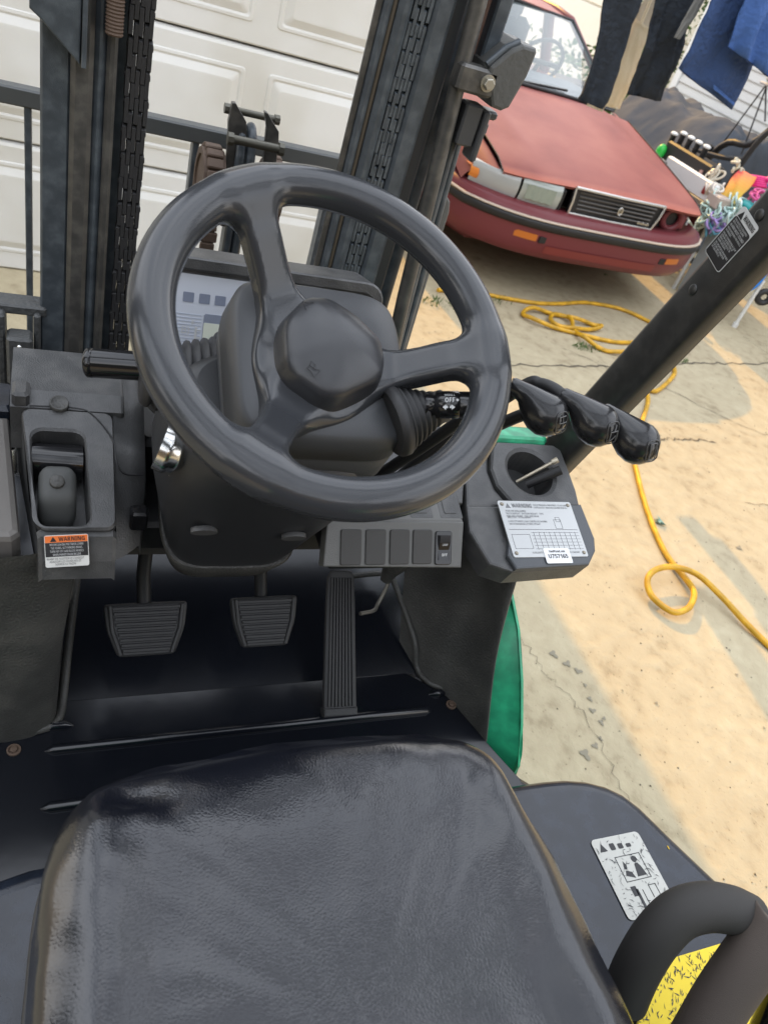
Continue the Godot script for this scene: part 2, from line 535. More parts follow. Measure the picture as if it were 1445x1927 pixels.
# ---------------------------------------------------------------- garage with panelled door
func build_garage() -> void:
	var g := thing("garage", V(-1.0, 0, -3.3), "white garage with panelled sectional door behind the forklift mast", "garage")
	var mw := bumpy(mat(Color(0.69, 0.685, 0.665), 0.6), t_cloth, 1.3, 0.05)
	var im := noise_image(FastNoiseLite.TYPE_SIMPLEX, 0.006, 256, 31, 4)
	mw.albedo_texture = tone_tex(im, [[0.0, Color(0.80, 0.78, 0.72)], [0.5, Color(0.95, 0.95, 0.93)], [1.0, Color(1, 1, 1)]])
	mw.uv1_scale = Vector3.ONE / 1.7
	var wall := MB.new()
	wall.box(V(1.415, 1.35, -6.2), V(0.07, 2.7, 5.9), 0.01)
	wall.box(V(-1.0, 2.40, -3.36), V(4.78, 0.6, 0.2), 0.01)
	wall.box(V(-3.55, 1.35, -6.2), V(0.3, 2.7, 5.9), 0.01)
	wall.box(V(-1.0, 1.35, -9.1), V(4.7, 2.68, 0.1), 0.01)
	part(g, "wall", wall, mw)
	var rf := MB.new()
	rf.box(V(-1.03, 2.78, -6.2), V(5.53, 0.14, 6.2), 0.02)
	part(g, "roof", rf, mat(Color(0.10, 0.095, 0.09), 0.9))
	var door := MB.new()
	door.box(V(-1.0, 1.05, -3.39), V(4.8, 2.12, 0.06))
	var d := part(g, "garage_door", door, mw)
	var groove := 0.004
	for s in 4:
		var y0 := 0.52 * s + groove; var y1 := 0.52 * (s + 1) - groove
		var sec := MB.new()
		var rows := [[y0, -3.302], [y0 + 0.006, -3.296], [y1 - 0.016, -3.296], [y1 - 0.006, -3.301], [y1, -3.312]]
		for i in rows.size() - 1:
			sec.quad(V(-3.38, rows[i][0], rows[i][1]), V(1.385, rows[i][0], rows[i][1]), V(1.385, rows[i + 1][0], rows[i + 1][1]), V(-3.38, rows[i + 1][0], rows[i + 1][1]))
		sec.box(V(-1.0, (y0 + y1) / 2, -3.335), V(4.76, y1 - y0 - 0.004, 0.04))
		part(d, "door_section", sec, mw)
		for px in [[-2.43, -1.46], [-1.37, -0.40], [-0.31, 0.66], [0.75, 1.31]]:
			var pb := MB.new()
			var rr := []
			for l in [[0.0, -3.297], [0.004, -3.292], [0.014, -3.291], [0.022, -3.2952], [0.050, -3.2835], [0.056, -3.2830]]:
				var q := PackedVector3Array()
				for e in round_rect(px[0] + l[0], y0 + 0.072 + l[0], px[1] - l[0], y1 - 0.072 - l[0], 0.012, 2): q.append(V(e.x, e.y, l[1]))
				rr.append(q)
			pb.rings(rr, -1)
			part(d, "raised_panel", pb, mw)

# ---------------------------------------------------------------- house with lap siding, white outbuilding
func build_house() -> void:
	var h := thing("house", V(7.5, 0, -4.0), "house with pale grey lap siding behind the toys and covered pile", "house")
	var ms := bumpy(mat(Color(0.56, 0.56, 0.54), 0.55), t_fine, 0.3, 0.15)
	var core := MB.new()
	core.box(V(8.0, 1.5, -3.0), V(3.94, 3.0, 9.26))
	part(h, "wall", core, ms)
	var st := 0.0845
	for i in 34:
		var y := 0.10 + st * i
		var b := MB.new()
		var pr := PackedVector2Array([Vector2(0.0, y - 0.010), Vector2(0.018, y - 0.010), Vector2(0.018, y), Vector2(0.004, y + st + 0.002), Vector2(0.0, y + st)])
		b.prism(pr, 0.0, 9.2, 0.0, Transform3D(Basis(V(-1, 0, 0), V(0, 1, 0), V(0, 0, -1)), V(6.02, 0, 1.6)))
		part(h, "siding_board", b, ms)
	var tr := MB.new()
	tr.box(V(6.02, 1.5, -7.63), V(0.06, 3.0, 0.10), 0.006)
	part(h, "corner_trim", tr, m_white)
	var rf := MB.new()
	rf.box(V(8.0, 3.1, -3.0), V(4.6, 0.2, 9.8), 0.02)
	part(h, "roof", rf, mat(Color(0.09, 0.08, 0.08), 0.9))
	var o := thing("outbuilding", V(8.2, 0, -14), "cream panelled outbuilding wall beyond the red car roof", "outbuilding")
	var mo := bumpy(mat(Color(0.62, 0.60, 0.53), 0.6), t_cloth, 1.0, 0.1)
	var ob := MB.new()
	ob.box(V(8.35, 1.35, -14.2), V(2.7, 2.7, 11.0), 0.01)
	part(o, "wall", ob, mo)
	for k in 2:
		var pb := MB.new()
		pb.box(V(6.985, 0.64 + k * 1.30, -14.2), V(0.03, 1.26 if k == 0 else 1.29, 11.0), 0.008)
		part(o, "wall_panel", pb, mo)

# ---------------------------------------------------------------- forklift
var WF := Transform3D()
var DF := Transform3D()

func smin(a: float, b: float, k: float) -> float:
	var h := maxf(k - absf(a - b), 0.0) / k
	return minf(a, b) - h * h * k * 0.25

func wheel_field(x: float, y: float, z: float) -> float:
	var q := sqrt(x * x + y * y)
	var dr := q - 0.1695
	var d := sqrt(dr * dr + z * z * 1.1) - 0.0205
	if q > 0.2: return d
	for a in [2.06, -0.05, -2.14]:
		var ca := cos(a); var sa := sin(a)
		var rho := x * ca + y * sa
		if rho < -0.03: continue
		var s := -x * sa + y * ca
		var rc := clampf(rho, 0.0, 0.168)
		var k := smoothstep(0.05, 0.165, rc)
		var hc := -0.070 + 0.066 * k
		var w := 0.030 - 0.010 * smoothstep(0.04, 0.10, rc) + 0.006 * smoothstep(0.13, 0.168, rc)
		var tt := 0.0165 - 0.004 * smoothstep(0.12, 0.168, rc)
		var ex := (rho - rc)
		var u := absf(s) - (w - 0.009)
		var vv := absf(z - hc - 0.10 * s * s) - (tt - 0.008)
		var e2 := absf(ex) - 0.001
		var ds := sqrt(maxf(u, 0.0) * maxf(u, 0.0) + maxf(vv, 0.0) * maxf(vv, 0.0) + maxf(e2, 0.0) * maxf(e2, 0.0)) + minf(maxf(u, vv), 0.0) - 0.0085
		d = smin(d, ds, 0.022)
	var hu := q - 0.060
	var hv := absf(z + 0.078) - 0.012
	var dh := sqrt(maxf(hu, 0.0) * maxf(hu, 0.0) + maxf(hv, 0.0) * maxf(hv, 0.0)) + minf(maxf(hu, hv), 0.0) - 0.006
	return smin(d, dh, 0.028)

func surface_net(fn: Callable, lo: Vector3, hi: Vector3, h: float, xf: Transform3D) -> ArrayMesh:
	var nx := int((hi.x - lo.x) / h) + 2; var ny := int((hi.y - lo.y) / h) + 2; var nz := int((hi.z - lo.z) / h) + 2
	var f := PackedFloat32Array(); f.resize(nx * ny * nz)
	var i := 0
	for k in nz:
		for j in ny:
			for m in nx:
				f[i] = fn.call(lo.x + m * h, lo.y + j * h, lo.z + k * h); i += 1
	var id := PackedInt32Array(); id.resize(nx * ny * nz); id.fill(-1)
	var vs := PackedVector3Array(); var ns := PackedVector3Array(); var ix := PackedInt32Array()
	var sx := 1; var sy := nx; var sz := nx * ny
	for k in nz - 1:
		for j in ny - 1:
			for m in nx - 1:
				var b := m + j * sy + k * sz
				var c := [f[b], f[b + sx], f[b + sy], f[b + sx + sy], f[b + sz], f[b + sx + sz], f[b + sy + sz], f[b + sx + sy + sz]]
				var neg := 0
				for e in c: neg += 1 if e < 0.0 else 0
				if neg == 0 or neg == 8: continue
				var acc := Vector3.ZERO; var cnt := 0
				for e in [[0, 1], [2, 3], [4, 5], [6, 7], [0, 2], [1, 3], [4, 6], [5, 7], [0, 4], [1, 5], [2, 6], [3, 7]]:
					var f0: float = c[e[0]]; var f1: float = c[e[1]]
					if (f0 < 0.0) == (f1 < 0.0): continue
					var w := f0 / (f0 - f1)
					var p0 := Vector3(e[0] & 1, (e[0] >> 1) & 1, e[0] >> 2); var p1 := Vector3(e[1] & 1, (e[1] >> 1) & 1, e[1] >> 2)
					acc += p0.lerp(p1, w); cnt += 1
				var p := lo + (Vector3(m, j, k) + acc / cnt) * h
				var gr := Vector3.ZERO
				var ep := h * 0.5
				gr.x = fn.call(p.x + ep, p.y, p.z) - fn.call(p.x - ep, p.y, p.z)
				gr.y = fn.call(p.x, p.y + ep, p.z) - fn.call(p.x, p.y - ep, p.z)
				gr.z = fn.call(p.x, p.y, p.z + ep) - fn.call(p.x, p.y, p.z - ep)
				p -= gr.normalized() * (fn.call(p.x, p.y, p.z) as float)
				id[b] = vs.size(); vs.append(xf * p); ns.append(xf.basis * gr.normalized())
	for k in range(1, nz - 1):
		for j in range(1, ny - 1):
			for m in range(1, nx - 1):
				var b := m + j * sy + k * sz
				for ax in 3:
					var st: int = [sx, sy, sz][ax]
					if (f[b] < 0.0) == (f[b + st] < 0.0): continue
					var u: int = [sy, sz, sx][ax]; var w: int = [sz, sx, sy][ax]
					var q := [id[b], id[b - u], id[b - u - w], id[b - w]]
					if q.min() < 0: continue
					if f[b] < 0.0: ix.append_array([q[0], q[2], q[1], q[0], q[3], q[2]])
					else: ix.append_array([q[0], q[1], q[2], q[0], q[2], q[3]])
	var arr := []
	arr.resize(Mesh.ARRAY_MAX)
	arr[Mesh.ARRAY_VERTEX] = vs; arr[Mesh.ARRAY_NORMAL] = ns; arr[Mesh.ARRAY_INDEX] = ix
	var am := ArrayMesh.new()
	am.add_surface_from_arrays(Mesh.PRIMITIVE_TRIANGLES, arr)
	return am

func ring_at(xf: Transform3D, pts: PackedVector2Array, z: float, k := 1.0, off := Vector2.ZERO) -> PackedVector3Array:
	var q := PackedVector3Array()
	for p in pts: q.append(xf * Vector3(p.x * k + off.x, p.y * k + off.y, z))
	return q

func build_forklift() -> void:
	WF = frame(V(0.244, 1.287, -0.616), V(1, 0, 0), V(0, 0.48311, -0.87556))
	DF = frame(V(0, 0.975, -0.733), V(1, 0, 0), V(0, 0.31337, -0.94963))
	var F := thing("forklift", V(0.3, 0, -0.2), "green and black forklift seen from its driver seat, with mast and steering wheel", "forklift")
	build_body(F)
	build_mast(F)
	build_dash(F)
	build_column(F)
	build_pedals(F)
	build_levers(F)
	build_wheel(F)
	build_seat(F)
	build_guard(F)

func build_body(F: Node) -> void:
	# floor plate with toe board
	var fl := MB.new()
	fl.prism(P2([-0.30, 0.30, 0.738, 0.30, 0.738, 0.50, 0.712, 0.56, 0.668, 0.672, 0.655, 0.690, 0.60, 0.735, -0.30, 0.735]), 0.53, 0.55, 0.002, frame(V(0, 0, 0), V(1, 0, 0), V(0, 0, -1)))
	fl.quad(V(-0.3, 0.548, -0.733), V(0.66, 0.548, -0.733), V(0.66, 0.725, -1.18), V(-0.3, 0.725, -1.18))
	var fp := part(F, "floor_plate", fl, m_floor)
	for b in [[-0.008, 0.622, -0.651], [-0.012, 0.60, -0.562], [-0.030, 0.030, -0.690], [0.63, 0.665, -0.684]]:
		var rb := MB.new()
		rb.tube(P3([b[0], 0.548, b[2], b[0] + 0.012, 0.552, b[2], b[1] - 0.012, 0.552, b[2], b[1], 0.548, b[2]]), PackedFloat32Array([0.003, 0.0075, 0.0075, 0.003]), 10)
		part(fp, "floor_ridge", rb, m_floor)
	for x in [-0.049, 0.665]:
		var bo := MB.new()
		bo.lathe([[0.0095, 0.0], [0.0095, 0.003], [0.0075, 0.0035], [0.006, 0.001], [0.0045, 0.001], [0.0045, 0.004], [0.001, 0.0045]], frame(V(x, 0.55, -0.657), V(1, 0, 0), V(0, 0, -1)), 16, -1)
		part(fp, "floor_bolt", bo, m_rust)
	# lower body, engine box under the seat, counterweight
	var lb := MB.new()
	lb.box(V(0.29, 0.40, 0.15), V(0.98, 0.26, 1.35), 0.02)
	lb.box(V(0.29, 0.62, 0.25), V(0.96, 0.2, 1.15), 0.03)
	part(F, "chassis", lb, m_black)
	var cw := MB.new()
	cw.prism(P2([-0.24, -0.75, 0.84, -0.75, 0.84, -1.25, 0.70, -1.42, -0.10, -1.42, -0.24, -1.25]), 0.2, 1.05, 0.05, frame(V(0, 0, 0), V(1, 0, 0), V(0, 0, -1)))
	part(F, "counterweight", cw, m_green)
	# side covers beside the seat
	for sd in 2:
		var pl := P2([0.40, 0.404, 0.60, 0.405, 0.64, 0.4045, 0.675, 0.402, 0.708, 0.395, 0.737, 0.383, 0.760, 0.366, 0.777, 0.343, 0.789, 0.318, 0.802, 0.290, 0.834, 0.226, 0.852, 0.15, 0.862, 0.05, 0.862, -0.40, 0.40, -0.40]) if sd == 0 else P2([0.10, 0.402, -0.02, 0.397, -0.10, 0.380, -0.16, 0.34, -0.20, 0.28, -0.235, 0.15, -0.24, -0.40, 0.10, -0.40])
		var hb := MB.new()
		hb.prism(pl, 0.715, 0.75, 0.024, frame(V(0, 0, 0), V(1, 0, 0), V(0, 0, -1)), 0)
		var cv := part(F, "side_cover", hb, m_hood)
		var gb := MB.new()
		gb.prism(MB.Array_lerp(pl, pl, 0.0), 0.60, 0.7145, 0.0, frame(V(0.004, 0, 0.0), V(1, 0, 0), V(0, 0, -1)))
		part(cv, "cover_skirt", gb, m_green)
		if sd == 0: cover_labels(cv)
	# leg shields left and right of the foot well
	var ls := MB.new()
	var lrow := [[0.55, [-0.26, -0.668, -0.06, -0.672, -0.012, -0.684, 0.004, -0.70, 0.008, -0.735, 0.014, -0.80]], [0.70, [-0.26, -0.668, -0.055, -0.675, 0.0, -0.690, 0.012, -0.720, 0.016, -0.80, 0.020, -0.87]], [0.86, [-0.26, -0.665, -0.05, -0.680, 0.015, -0.70, 0.032, -0.75, 0.036, -0.85, 0.04, -0.95]], [0.93, [-0.26, -0.665, -0.05, -0.672, 0.03, -0.70, 0.055, -0.75, 0.056, -0.85, 0.06, -0.95]]]
	leg_shield(ls, lrow)
	part(F, "leg_shield", ls, m_plastic2)
	var lf := MB.new()
	lf.tube(smooth_path(P3([0.050, 0.86, -0.98, 0.036, 0.70, -0.89, 0.022, 0.60, -0.79, 0.016, 0.556, -0.738, 0.010, 0.553, -0.703, -0.006, 0.553, -0.688, -0.07, 0.553, -0.677]), 6), 0.0065, 8)
	part(F, "shield_flange", lf, m_plastic2)
	var rs := MB.new()
	var rrow := [[0.545, [0.60, -0.775, 0.622, -0.737, 0.640, -0.702, 0.660, -0.682, 0.690, -0.62, 0.700, -0.585, 0.706, -0.575, 0.710, -0.60, 0.712, -0.70]], [0.68, [0.60, -0.865, 0.632, -0.81, 0.655, -0.755, 0.676, -0.72, 0.690, -0.680, 0.699, -0.655, 0.704, -0.655, 0.708, -0.67, 0.712, -0.74]], [0.80, [0.60, -0.94, 0.640, -0.87, 0.664, -0.80, 0.684, -0.765, 0.694, -0.735, 0.700, -0.712, 0.708, -0.705, 0.712, -0.72, 0.716, -0.80]], [0.91, [0.60, -1.0, 0.640, -0.89, 0.664, -0.82, 0.684, -0.785, 0.700, -0.770, 0.712, -0.758, 0.722, -0.752, 0.728, -0.765, 0.732, -0.85]]]
	leg_shield(rs, rrow)
	part(F, "leg_shield", rs, m_plastic2)
	var fi := MB.new()
	fi.box(V(0.668, 0.50, -0.83), V(0.12, 0.098, 0.24), 0.01)
	part(F, "shield_footing", fi, m_black)
	var rf := MB.new()
	rf.tube(smooth_path(P3([0.50, 0.655, -0.885, 0.575, 0.660, -0.885, 0.590, 0.650, -0.870, 0.615, 0.60, -0.776, 0.624, 0.556, -0.742, 0.638, 0.553, -0.708, 0.662, 0.553, -0.692]), 6), 0.0055, 8)
	part(F, "shield_flange", rf, m_plastic2)
	var bl := MB.new()
	bl.tube(smooth_path(P3([0.545, 0.90, -0.86, 0.55, 0.82, -0.86, 0.56, 0.75, -0.85, 0.55, 0.69, -0.84]), 6), PackedFloat32Array([.05, .05, .05, .05, .052, .053, .054, .054, .05, .045, .04, .035, .03, .028, .025, .02, .015, .012, .01]), 16)
	part(F, "boot_bulge", bl, m_plastic2)
	# green outer body panels
	var gp := MB.new()
	gp.prism(P2([0.98, 0.90, 0.82, 0.86, 0.778, 0.745, 0.70, 0.705, 0.632, 0.648, 0.578, 0.590, 0.533, 0.528, 0.520, 0.40, 0.60, 0.20, 0.98, 0.20]), 0.759, 0.765, 0.002, frame(V(0, 0, 0), V(0, 0, -1), V(0, 1, 0)))
	var gc := []
	for e in [[0.764, 0.0], [0.757, -0.008], [0.745, -0.022], [0.728, -0.038], [0.712, -0.052]]:
		var q := PackedVector3Array()
		for p in [[0.90, -0.84], [0.86, -0.822], [0.745, -0.780], [0.705, -0.702], [0.648, -0.634], [0.590, -0.580], [0.528, -0.535], [0.40, -0.522], [0.22, -0.56]]: q.append(V(e[0], p[0], p[1] + e[1]))
		gc.append(smooth_path(q, 4))
	gp.rings(gc, 0, false, false)
	part(F, "body_panel", gp, m_green)
	var gh := MB.new()
	gh.lathe([[0.0045, 0.0], [0.0045, 0.002], [0.001, 0.0022]], frame(V(0.7553, 0.545, -0.575), V(0, 0, 1), V(0, 1, 0)), 12)
	gh.lathe([[0.0045, 0.0], [0.0045, 0.003], [0.001, 0.0032]], frame(V(0.768, 0.565, -0.578), V(0, 0, -1), V(0, 1, 0)), 12)
	part(F, "panel_screw", gh, m_black)
	var fe := MB.new()
	fe.prism(P2([0.60, 0.845, 0.742, 0.845, 0.752, 0.855, 0.752, 0.875, 0.735, 0.885, 0.60, 0.885]), 0.86, 1.016, 0.008, frame(V(0, 0, 0), V(1, 0, 0), V(0, 0, -1)))
	part(F, "fender", fe, m_green)
	var sp := MB.new()
	sp.prism(P2([-0.27, 0.925, -0.058, 0.925, -0.036, 0.70, -0.045, 0.69, -0.27, 0.69]), 0.84, 0.945, 0.008, frame(V(0, 0, 0), V(1, 0, 0), V(0, 0, -1)))
	part(F, "side_panel", sp, bumpy(mat(Color(0.125, 0.115, 0.105), 0.5), t_fine, 0.1, 0.3))
	var sp2 := MB.new()
	sp2.box(V(-0.165, 0.915, -0.962), V(0.225, 0.08, 0.065), 0.006)
	part(F, "side_rail", sp2, m_hood)
	# tyres
	for w in [[-0.28, -1.22, 0.30], [0.66, -1.22, 0.30], [-0.2, 0.75, 0.26], [0.62, 0.75, 0.26]]:
		var ty := MB.new()
		var r: float = w[2]
		ty.lathe([[r * 0.55, 0.0], [r * 0.95, 0.0], [r, 0.02], [r, 0.16], [r * 0.95, 0.18], [r * 0.55, 0.18]], frame(V(w[0], r, w[1]), V(0, 0, -1), V(0, 1, 0)), 28)
		var tp := part(F, "tyre", ty, m_rubber)
		var ri := MB.new()
		ri.lathe([[r * 0.55, 0.02], [r * 0.3, 0.06], [r * 0.3, 0.15], [r * 0.55, 0.16]], frame(V(w[0], r, w[1]), V(0, 0, -1), V(0, 1, 0)), 20)
		part(tp, "rim", ri, m_pale)

func leg_shield(b: MB, rows: Array) -> void:
	var pts := []
	for r in rows:
		var q := PackedVector3Array()
		for i in range(0, r[1].size(), 2): q.append(V(r[1][i], r[0], r[1][i + 1]))
		pts.append(smooth_path(q, 5))
	var n: int = pts[0].size()
	var cols := []
	for k in n:
		var q := PackedVector3Array()
		for r in pts: q.append(r[k])
		cols.append(smooth_path(q, 5))
	for k in n - 1:
		for j in cols[0].size() - 1:
			b.quad(cols[k][j], cols[k][j + 1], cols[k + 1][j + 1], cols[k + 1][j], 0)

func cover_labels(cv: Node) -> void:
	var up := frame(V(0, 0.7512, 0), V(1, 0, 0), V(0, 0, -1))
	var b := MB.new()
	b.prism(round_rect(0.659, 0.203, 0.740, 0.306, 0.006, 3), 0.0, 0.0006, 0.0, up)
	var lab := part(cv, "warning_label", b, mat(Color(0.47, 0.47, 0.43), 0.6))
	tag(lab, "worn white pictogram label on the dark side cover")
	var ink := MB.new()
	var z := 0.0011
	var tri := func(x: float, y: float, s: float) -> void: ink.prism(P2([x - s, y - s * 0.8, x + s, y - s * 0.8, x, y + s]), z - 0.0004, z, 0.0, up)
	tri.call(0.672, 0.293, 0.006)
	for k in 3: ink.prism(round_rect(0.684 + k * 0.013, 0.288, 0.692 + k * 0.013, 0.297 - k * 0.002, 0.001, 1), z - 0.0004, z, 0.0, up)
	for e in [[0.683, 0.278, 0.724, 0.2788], [0.683, 0.246, 0.6838, 0.2788], [0.7232, 0.246, 0.724, 0.2788], [0.683, 0.246, 0.724, 0.2468]]: ink.prism(P2([e[0], e[1], e[2], e[1], e[2], e[3], e[0], e[3]]), z - 0.0004, z, 0.0, up)
	ink.lathe([[0.0042, z - 0.0004], [0.0042, z]], frame(up * V(0.711, 0.272, 0), V(1, 0, 0), V(0, 0, -1)), 14, -1)
	ink.prism(P2([0.704, 0.250, 0.719, 0.250, 0.716, 0.262, 0.713, 0.267, 0.708, 0.266]), z - 0.0004, z, 0.0, up)
	ink.prism(P2([0.689, 0.262, 0.692, 0.272, 0.695, 0.266, 0.693, 0.261]), z - 0.0004, z, 0.0, up)
	ink.prism(P2([0.687, 0.254, 0.700, 0.249, 0.698, 0.257, 0.690, 0.260]), z - 0.0004, z, 0.0, up)
	for e in [[0.684, 0.228, 0.692, 0.240], [0.690, 0.212, 0.694, 0.236], [0.700, 0.214, 0.7008, 0.234], [0.700, 0.214, 0.726, 0.2148], [0.712, 0.222, 0.7128, 0.238], [0.712, 0.237, 0.724, 0.2378], [0.723, 0.222, 0.7238, 0.238]]: ink.prism(P2([e[0], e[1], e[2], e[1], e[2], e[3], e[0], e[3]]), z - 0.0004, z, 0.0, up)
	part(lab, "pictogram", ink, m_ink)
	var wear := MB.new()
	var rng := RandomNumberGenerator.new(); rng.seed = 77
	for k in 110:
		var p := Vector2(rng.randf_range(0.662, 0.737), rng.randf_range(0.206, 0.303))
		var a := rng.randf() * TAU; var L := rng.randf_range(0.002, 0.010); var w := rng.randf_range(0.0002, 0.0006)
		var d := Vector2(cos(a), sin(a)); var n := Vector2(-d.y, d.x)
		wear.prism(PackedVector2Array([p - n * w, p + d * L * 0.5 - n * w * 0.4 + n * 0.0006, p + d * L, p + d * L * 0.5 + n * w + n * 0.0006]), z + 0.0001, z + 0.0004, 0.0, up)
	part(lab, "scuff", wear, m_hood)
	var yb := MB.new()
	yb.prism(round_rect(0.60, -0.06, 0.848, 0.1535, 0.004, 2), 0.0, 0.0006, 0.0, up)
	var yl := part(cv, "hazard_label", yb, mat(Color(0.80, 0.60, 0.02), 0.55))
	tag(yl, "worn yellow hazard label on the dark side cover")
	var yw := MB.new()
	for k in 1500:
		var p := Vector2(rng.randf_range(0.605, 0.845), rng.randf_range(-0.05, 0.150))
		var a := 0.9 + rng.randf_range(-0.5, 0.5) + (PI / 2 if rng.randf() < 0.25 else 0.0); var L := rng.randf_range(0.0012, 0.0065); var w := rng.randf_range(0.0002, 0.0009)
		var d := Vector2(cos(a), sin(a)); var n := Vector2(-d.y, d.x)
		yw.tri(up * Vector3(p.x - n.x * w, p.y - n.y * w, z), up * Vector3(p.x + d.x * L, p.y + d.y * L, z), up * Vector3(p.x + n.x * w, p.y + n.y * w, z))
		yw.tri(up * Vector3(p.x - n.x * w, p.y - n.y * w, z), up * Vector3(p.x + n.x * w, p.y + n.y * w, z), up * Vector3(p.x - d.x * L * 0.5, p.y - d.y * L * 0.5, z))
	for e in [[0.765, 0.04, 0.775, 0.075], [0.785, 0.03, 0.793, 0.07], [0.80, 0.025, 0.806, 0.06]]: yw.prism(P2([e[0], e[1], e[0] + 0.004, e[1], e[2], e[3], e[2] - 0.004, e[3]]), z - 0.0004, z, 0.0, up)
	part(yl, "scuff", yw, m_hood)
	var ch := MB.new()
	ch.ball(V(0.776, 0.7505, -0.277), V(0.0012, 0.0006, 0.003), Transform3D(), 8, 4)
	part(cv, "paint_chip", ch, mat(Color(0.7, 0.45, 0.02), 0.6))

func build_mast(F: Node) -> void:
	var y0 := 0.25; var y1 := 2.05
	var bar := func(nm: String, x0: float, x1: float, z0: float, z1: float, mt: Material, bev := 0.003, ya := 0.25, yb := 2.05) -> MeshInstance3D:
		var b := MB.new()
		b.box(V((x0 + x1) / 2, (ya + yb) / 2, (z0 + z1) / 2), V(x1 - x0, yb - ya, z1 - z0), bev)
		return part(F, nm, b, mt)
	# left upright
	bar.call("mast_upright", -0.024, 0.0115, -1.26, -1.15, m_mast)
	bar.call("mast_upright", 0.0115, 0.039, -1.21, -1.143, m_mast2, 0.006)
	bar.call("mast_rail", 0.039, 0.054, -1.20, -1.148, m_mast, 0.006)
	bar.call("mast_rail", 0.054, 0.067, -1.20, -1.146, m_mast2, 0.004)
	bar.call("mast_web", 0.060, 0.084, -1.34, -1.19, m_mast)
	# stop block with threaded stud on the left upright
	var sb := MB.new()
	sb.prism(P2([-0.035, 1.60, -0.035, 1.393, -0.022, 1.384, 0.022, 1.345, 0.0235, 1.60]), -1.150, -1.128, 0.002, frame(V(0, 0, 0), V(1, 0, 0), V(0, 1, 0)))
	sb.box(V(0.0265, 1.47, -1.139), V(0.006, 0.255, 0.03), 0.001)
	part(F, "stop_block", sb, m_mast)
	var sd := MB.new()
	var pf := []
	for k in 40:
		pf.append([0.0100, 1.386 + k * 0.004]); pf.append([0.0112, 1.388 + k * 0.004])
	sd.lathe(pf, frame(V(0.0605, 0, -1.135), V(1, 0, 0), V(0, 0, -1)), 14, -1)
	part(F, "threaded_stud", sd, m_rust)
	# right upright
	bar.call("mast_upright", 0.388, 0.397, -1.156, -1.15, m_mast2, 0.001)
	bar.call("mast_upright", 0.397, 0.409, -1.18, -1.142, m_mast, 0.004)
	bar.call("mast_rail", 0.409, 0.417, -1.20, -1.147, mat(Color(0.10, 0.085, 0.065), 0.5, 0.4), 0.002)
	bar.call("mast_rail", 0.417, 0.437, -1.21, -1.139, m_mast, 0.007)
	bar.call("mast_web", 0.437, 0.470, -1.25, -1.185, m_mast)
	bar.call("mast_web", 0.455, 0.480, -1.34, -1.24, m_mast)
	bar.call("mast_upright", 0.469, 0.500, -1.28, -1.145, m_mast, 0.006)
	bar.call("mast_upright", 0.500, 0.525, -1.28, -1.165, mat(Color(0.045, 0.046, 0.048), 0.5), 0.004)
	# leaf chains, every link a piece
	for side in 2:
		var cx := 0.0935 if side == 0 else 0.4525
		var cz := -1.165 if side == 0 else -1.158
		var ch := Node3D.new()
		ch.name = "lift_chain" if side == 0 else "lift_chain_001"
		F.add_child(ch)
		ch.position = -org[F]; org[ch] = Vector3.ZERO
		var links := []
		for kind in 2:
			var lb := MB.new()
			for pl in 5:
				var sx := -0.0125 + pl * 0.0062
				var o := 0.0 if pl % 2 == 0 else 0.0178
				var q := PackedVector2Array()
				for k in 12:
					var a := TAU * k / 12
					var r := 0.0125 if absf(sin(a)) > 0.3 else 0.0108
					q.append(Vector2(cos(a) * r, o + sin(a) * 0.0072 + signf(sin(a)) * 0.0122))
				lb.prism(q, sx - 0.0027, sx + 0.0027, 0.0008, frame(V(0, 0, 0), V(0, 0, -1), V(0, 1, 0)))
			lb.lathe([[0.004, -0.0165], [0.004, 0.0165]], frame(V(0, 0.0085, 0), V(0, 0, -1), V(0, 1, 0)), 8)
			links.append(lb.mesh())
		for k in 46:
			var i := MeshInstance3D.new()
			i.mesh = links[k % 2]
			i.material_override = m_rubber if side == 0 else m_mast
			i.name = "chain_link" if k == 0 else "chain_link_%03d" % k
			ch.add_child(i)
			i.position = V(cx + (0.001 if k % 2 else 0.0), 0.55 + k * 0.0355 + (0.002 if k % 3 == 0 else 0.0), cz)
			i.scale = V(1.0 if side == 0 else 0.92, 1.0, 1.0)
	# pipes, lift cylinder and brackets on the right
	var pp := MB.new()
	pp.tube(P3([0.520, 1.70, -1.148, 0.5335, 1.45, -1.143, 0.556, 1.10, -1.138, 0.585, 0.75, -1.13]), 0.0125, 14)
	part(F, "hydraulic_pipe", pp, m_mast2)
	var cy := MB.new()
	cy.tube(P3([0.535, 2.0, -1.215, 0.545, 1.0, -1.215, 0.552, 0.4, -1.215]), 0.021, 18)
	part(F, "lift_cylinder", cy, m_mast)
	var p2 := MB.new()
	p2.tube(P3([0.566, 1.375, -1.17, 0.574, 1.15, -1.165, 0.592, 0.85, -1.16]), 0.009, 10)
	part(F, "hydraulic_pipe", p2, m_mast)
	var p3 := MB.new()
	p3.tube(P3([0.566, 1.60, -1.19, 0.566, 1.44, -1.19, 0.585, 0.80, -1.18]), 0.004, 8)
	part(F, "hydraulic_pipe", p3, mat(Color(0.28, 0.17, 0.13), 0.4))
	var p4 := MB.new()
	p4.tube(P3([0.588, 1.355, -1.195, 0.602, 1.10, -1.19, 0.612, 0.85, -1.185]), 0.0085, 10)
	part(F, "hydraulic_pipe", p4, m_mast)
	# pipe clamp with bolt, cast stop bracket
	var cl := MB.new()
	cl.box(V(0.553, 1.447, -1.135), V(0.062, 0.036, 0.034), 0.004, Transform3D())
	part(F, "pipe_clamp", cl, m_mast2)
	var hb := MB.new()
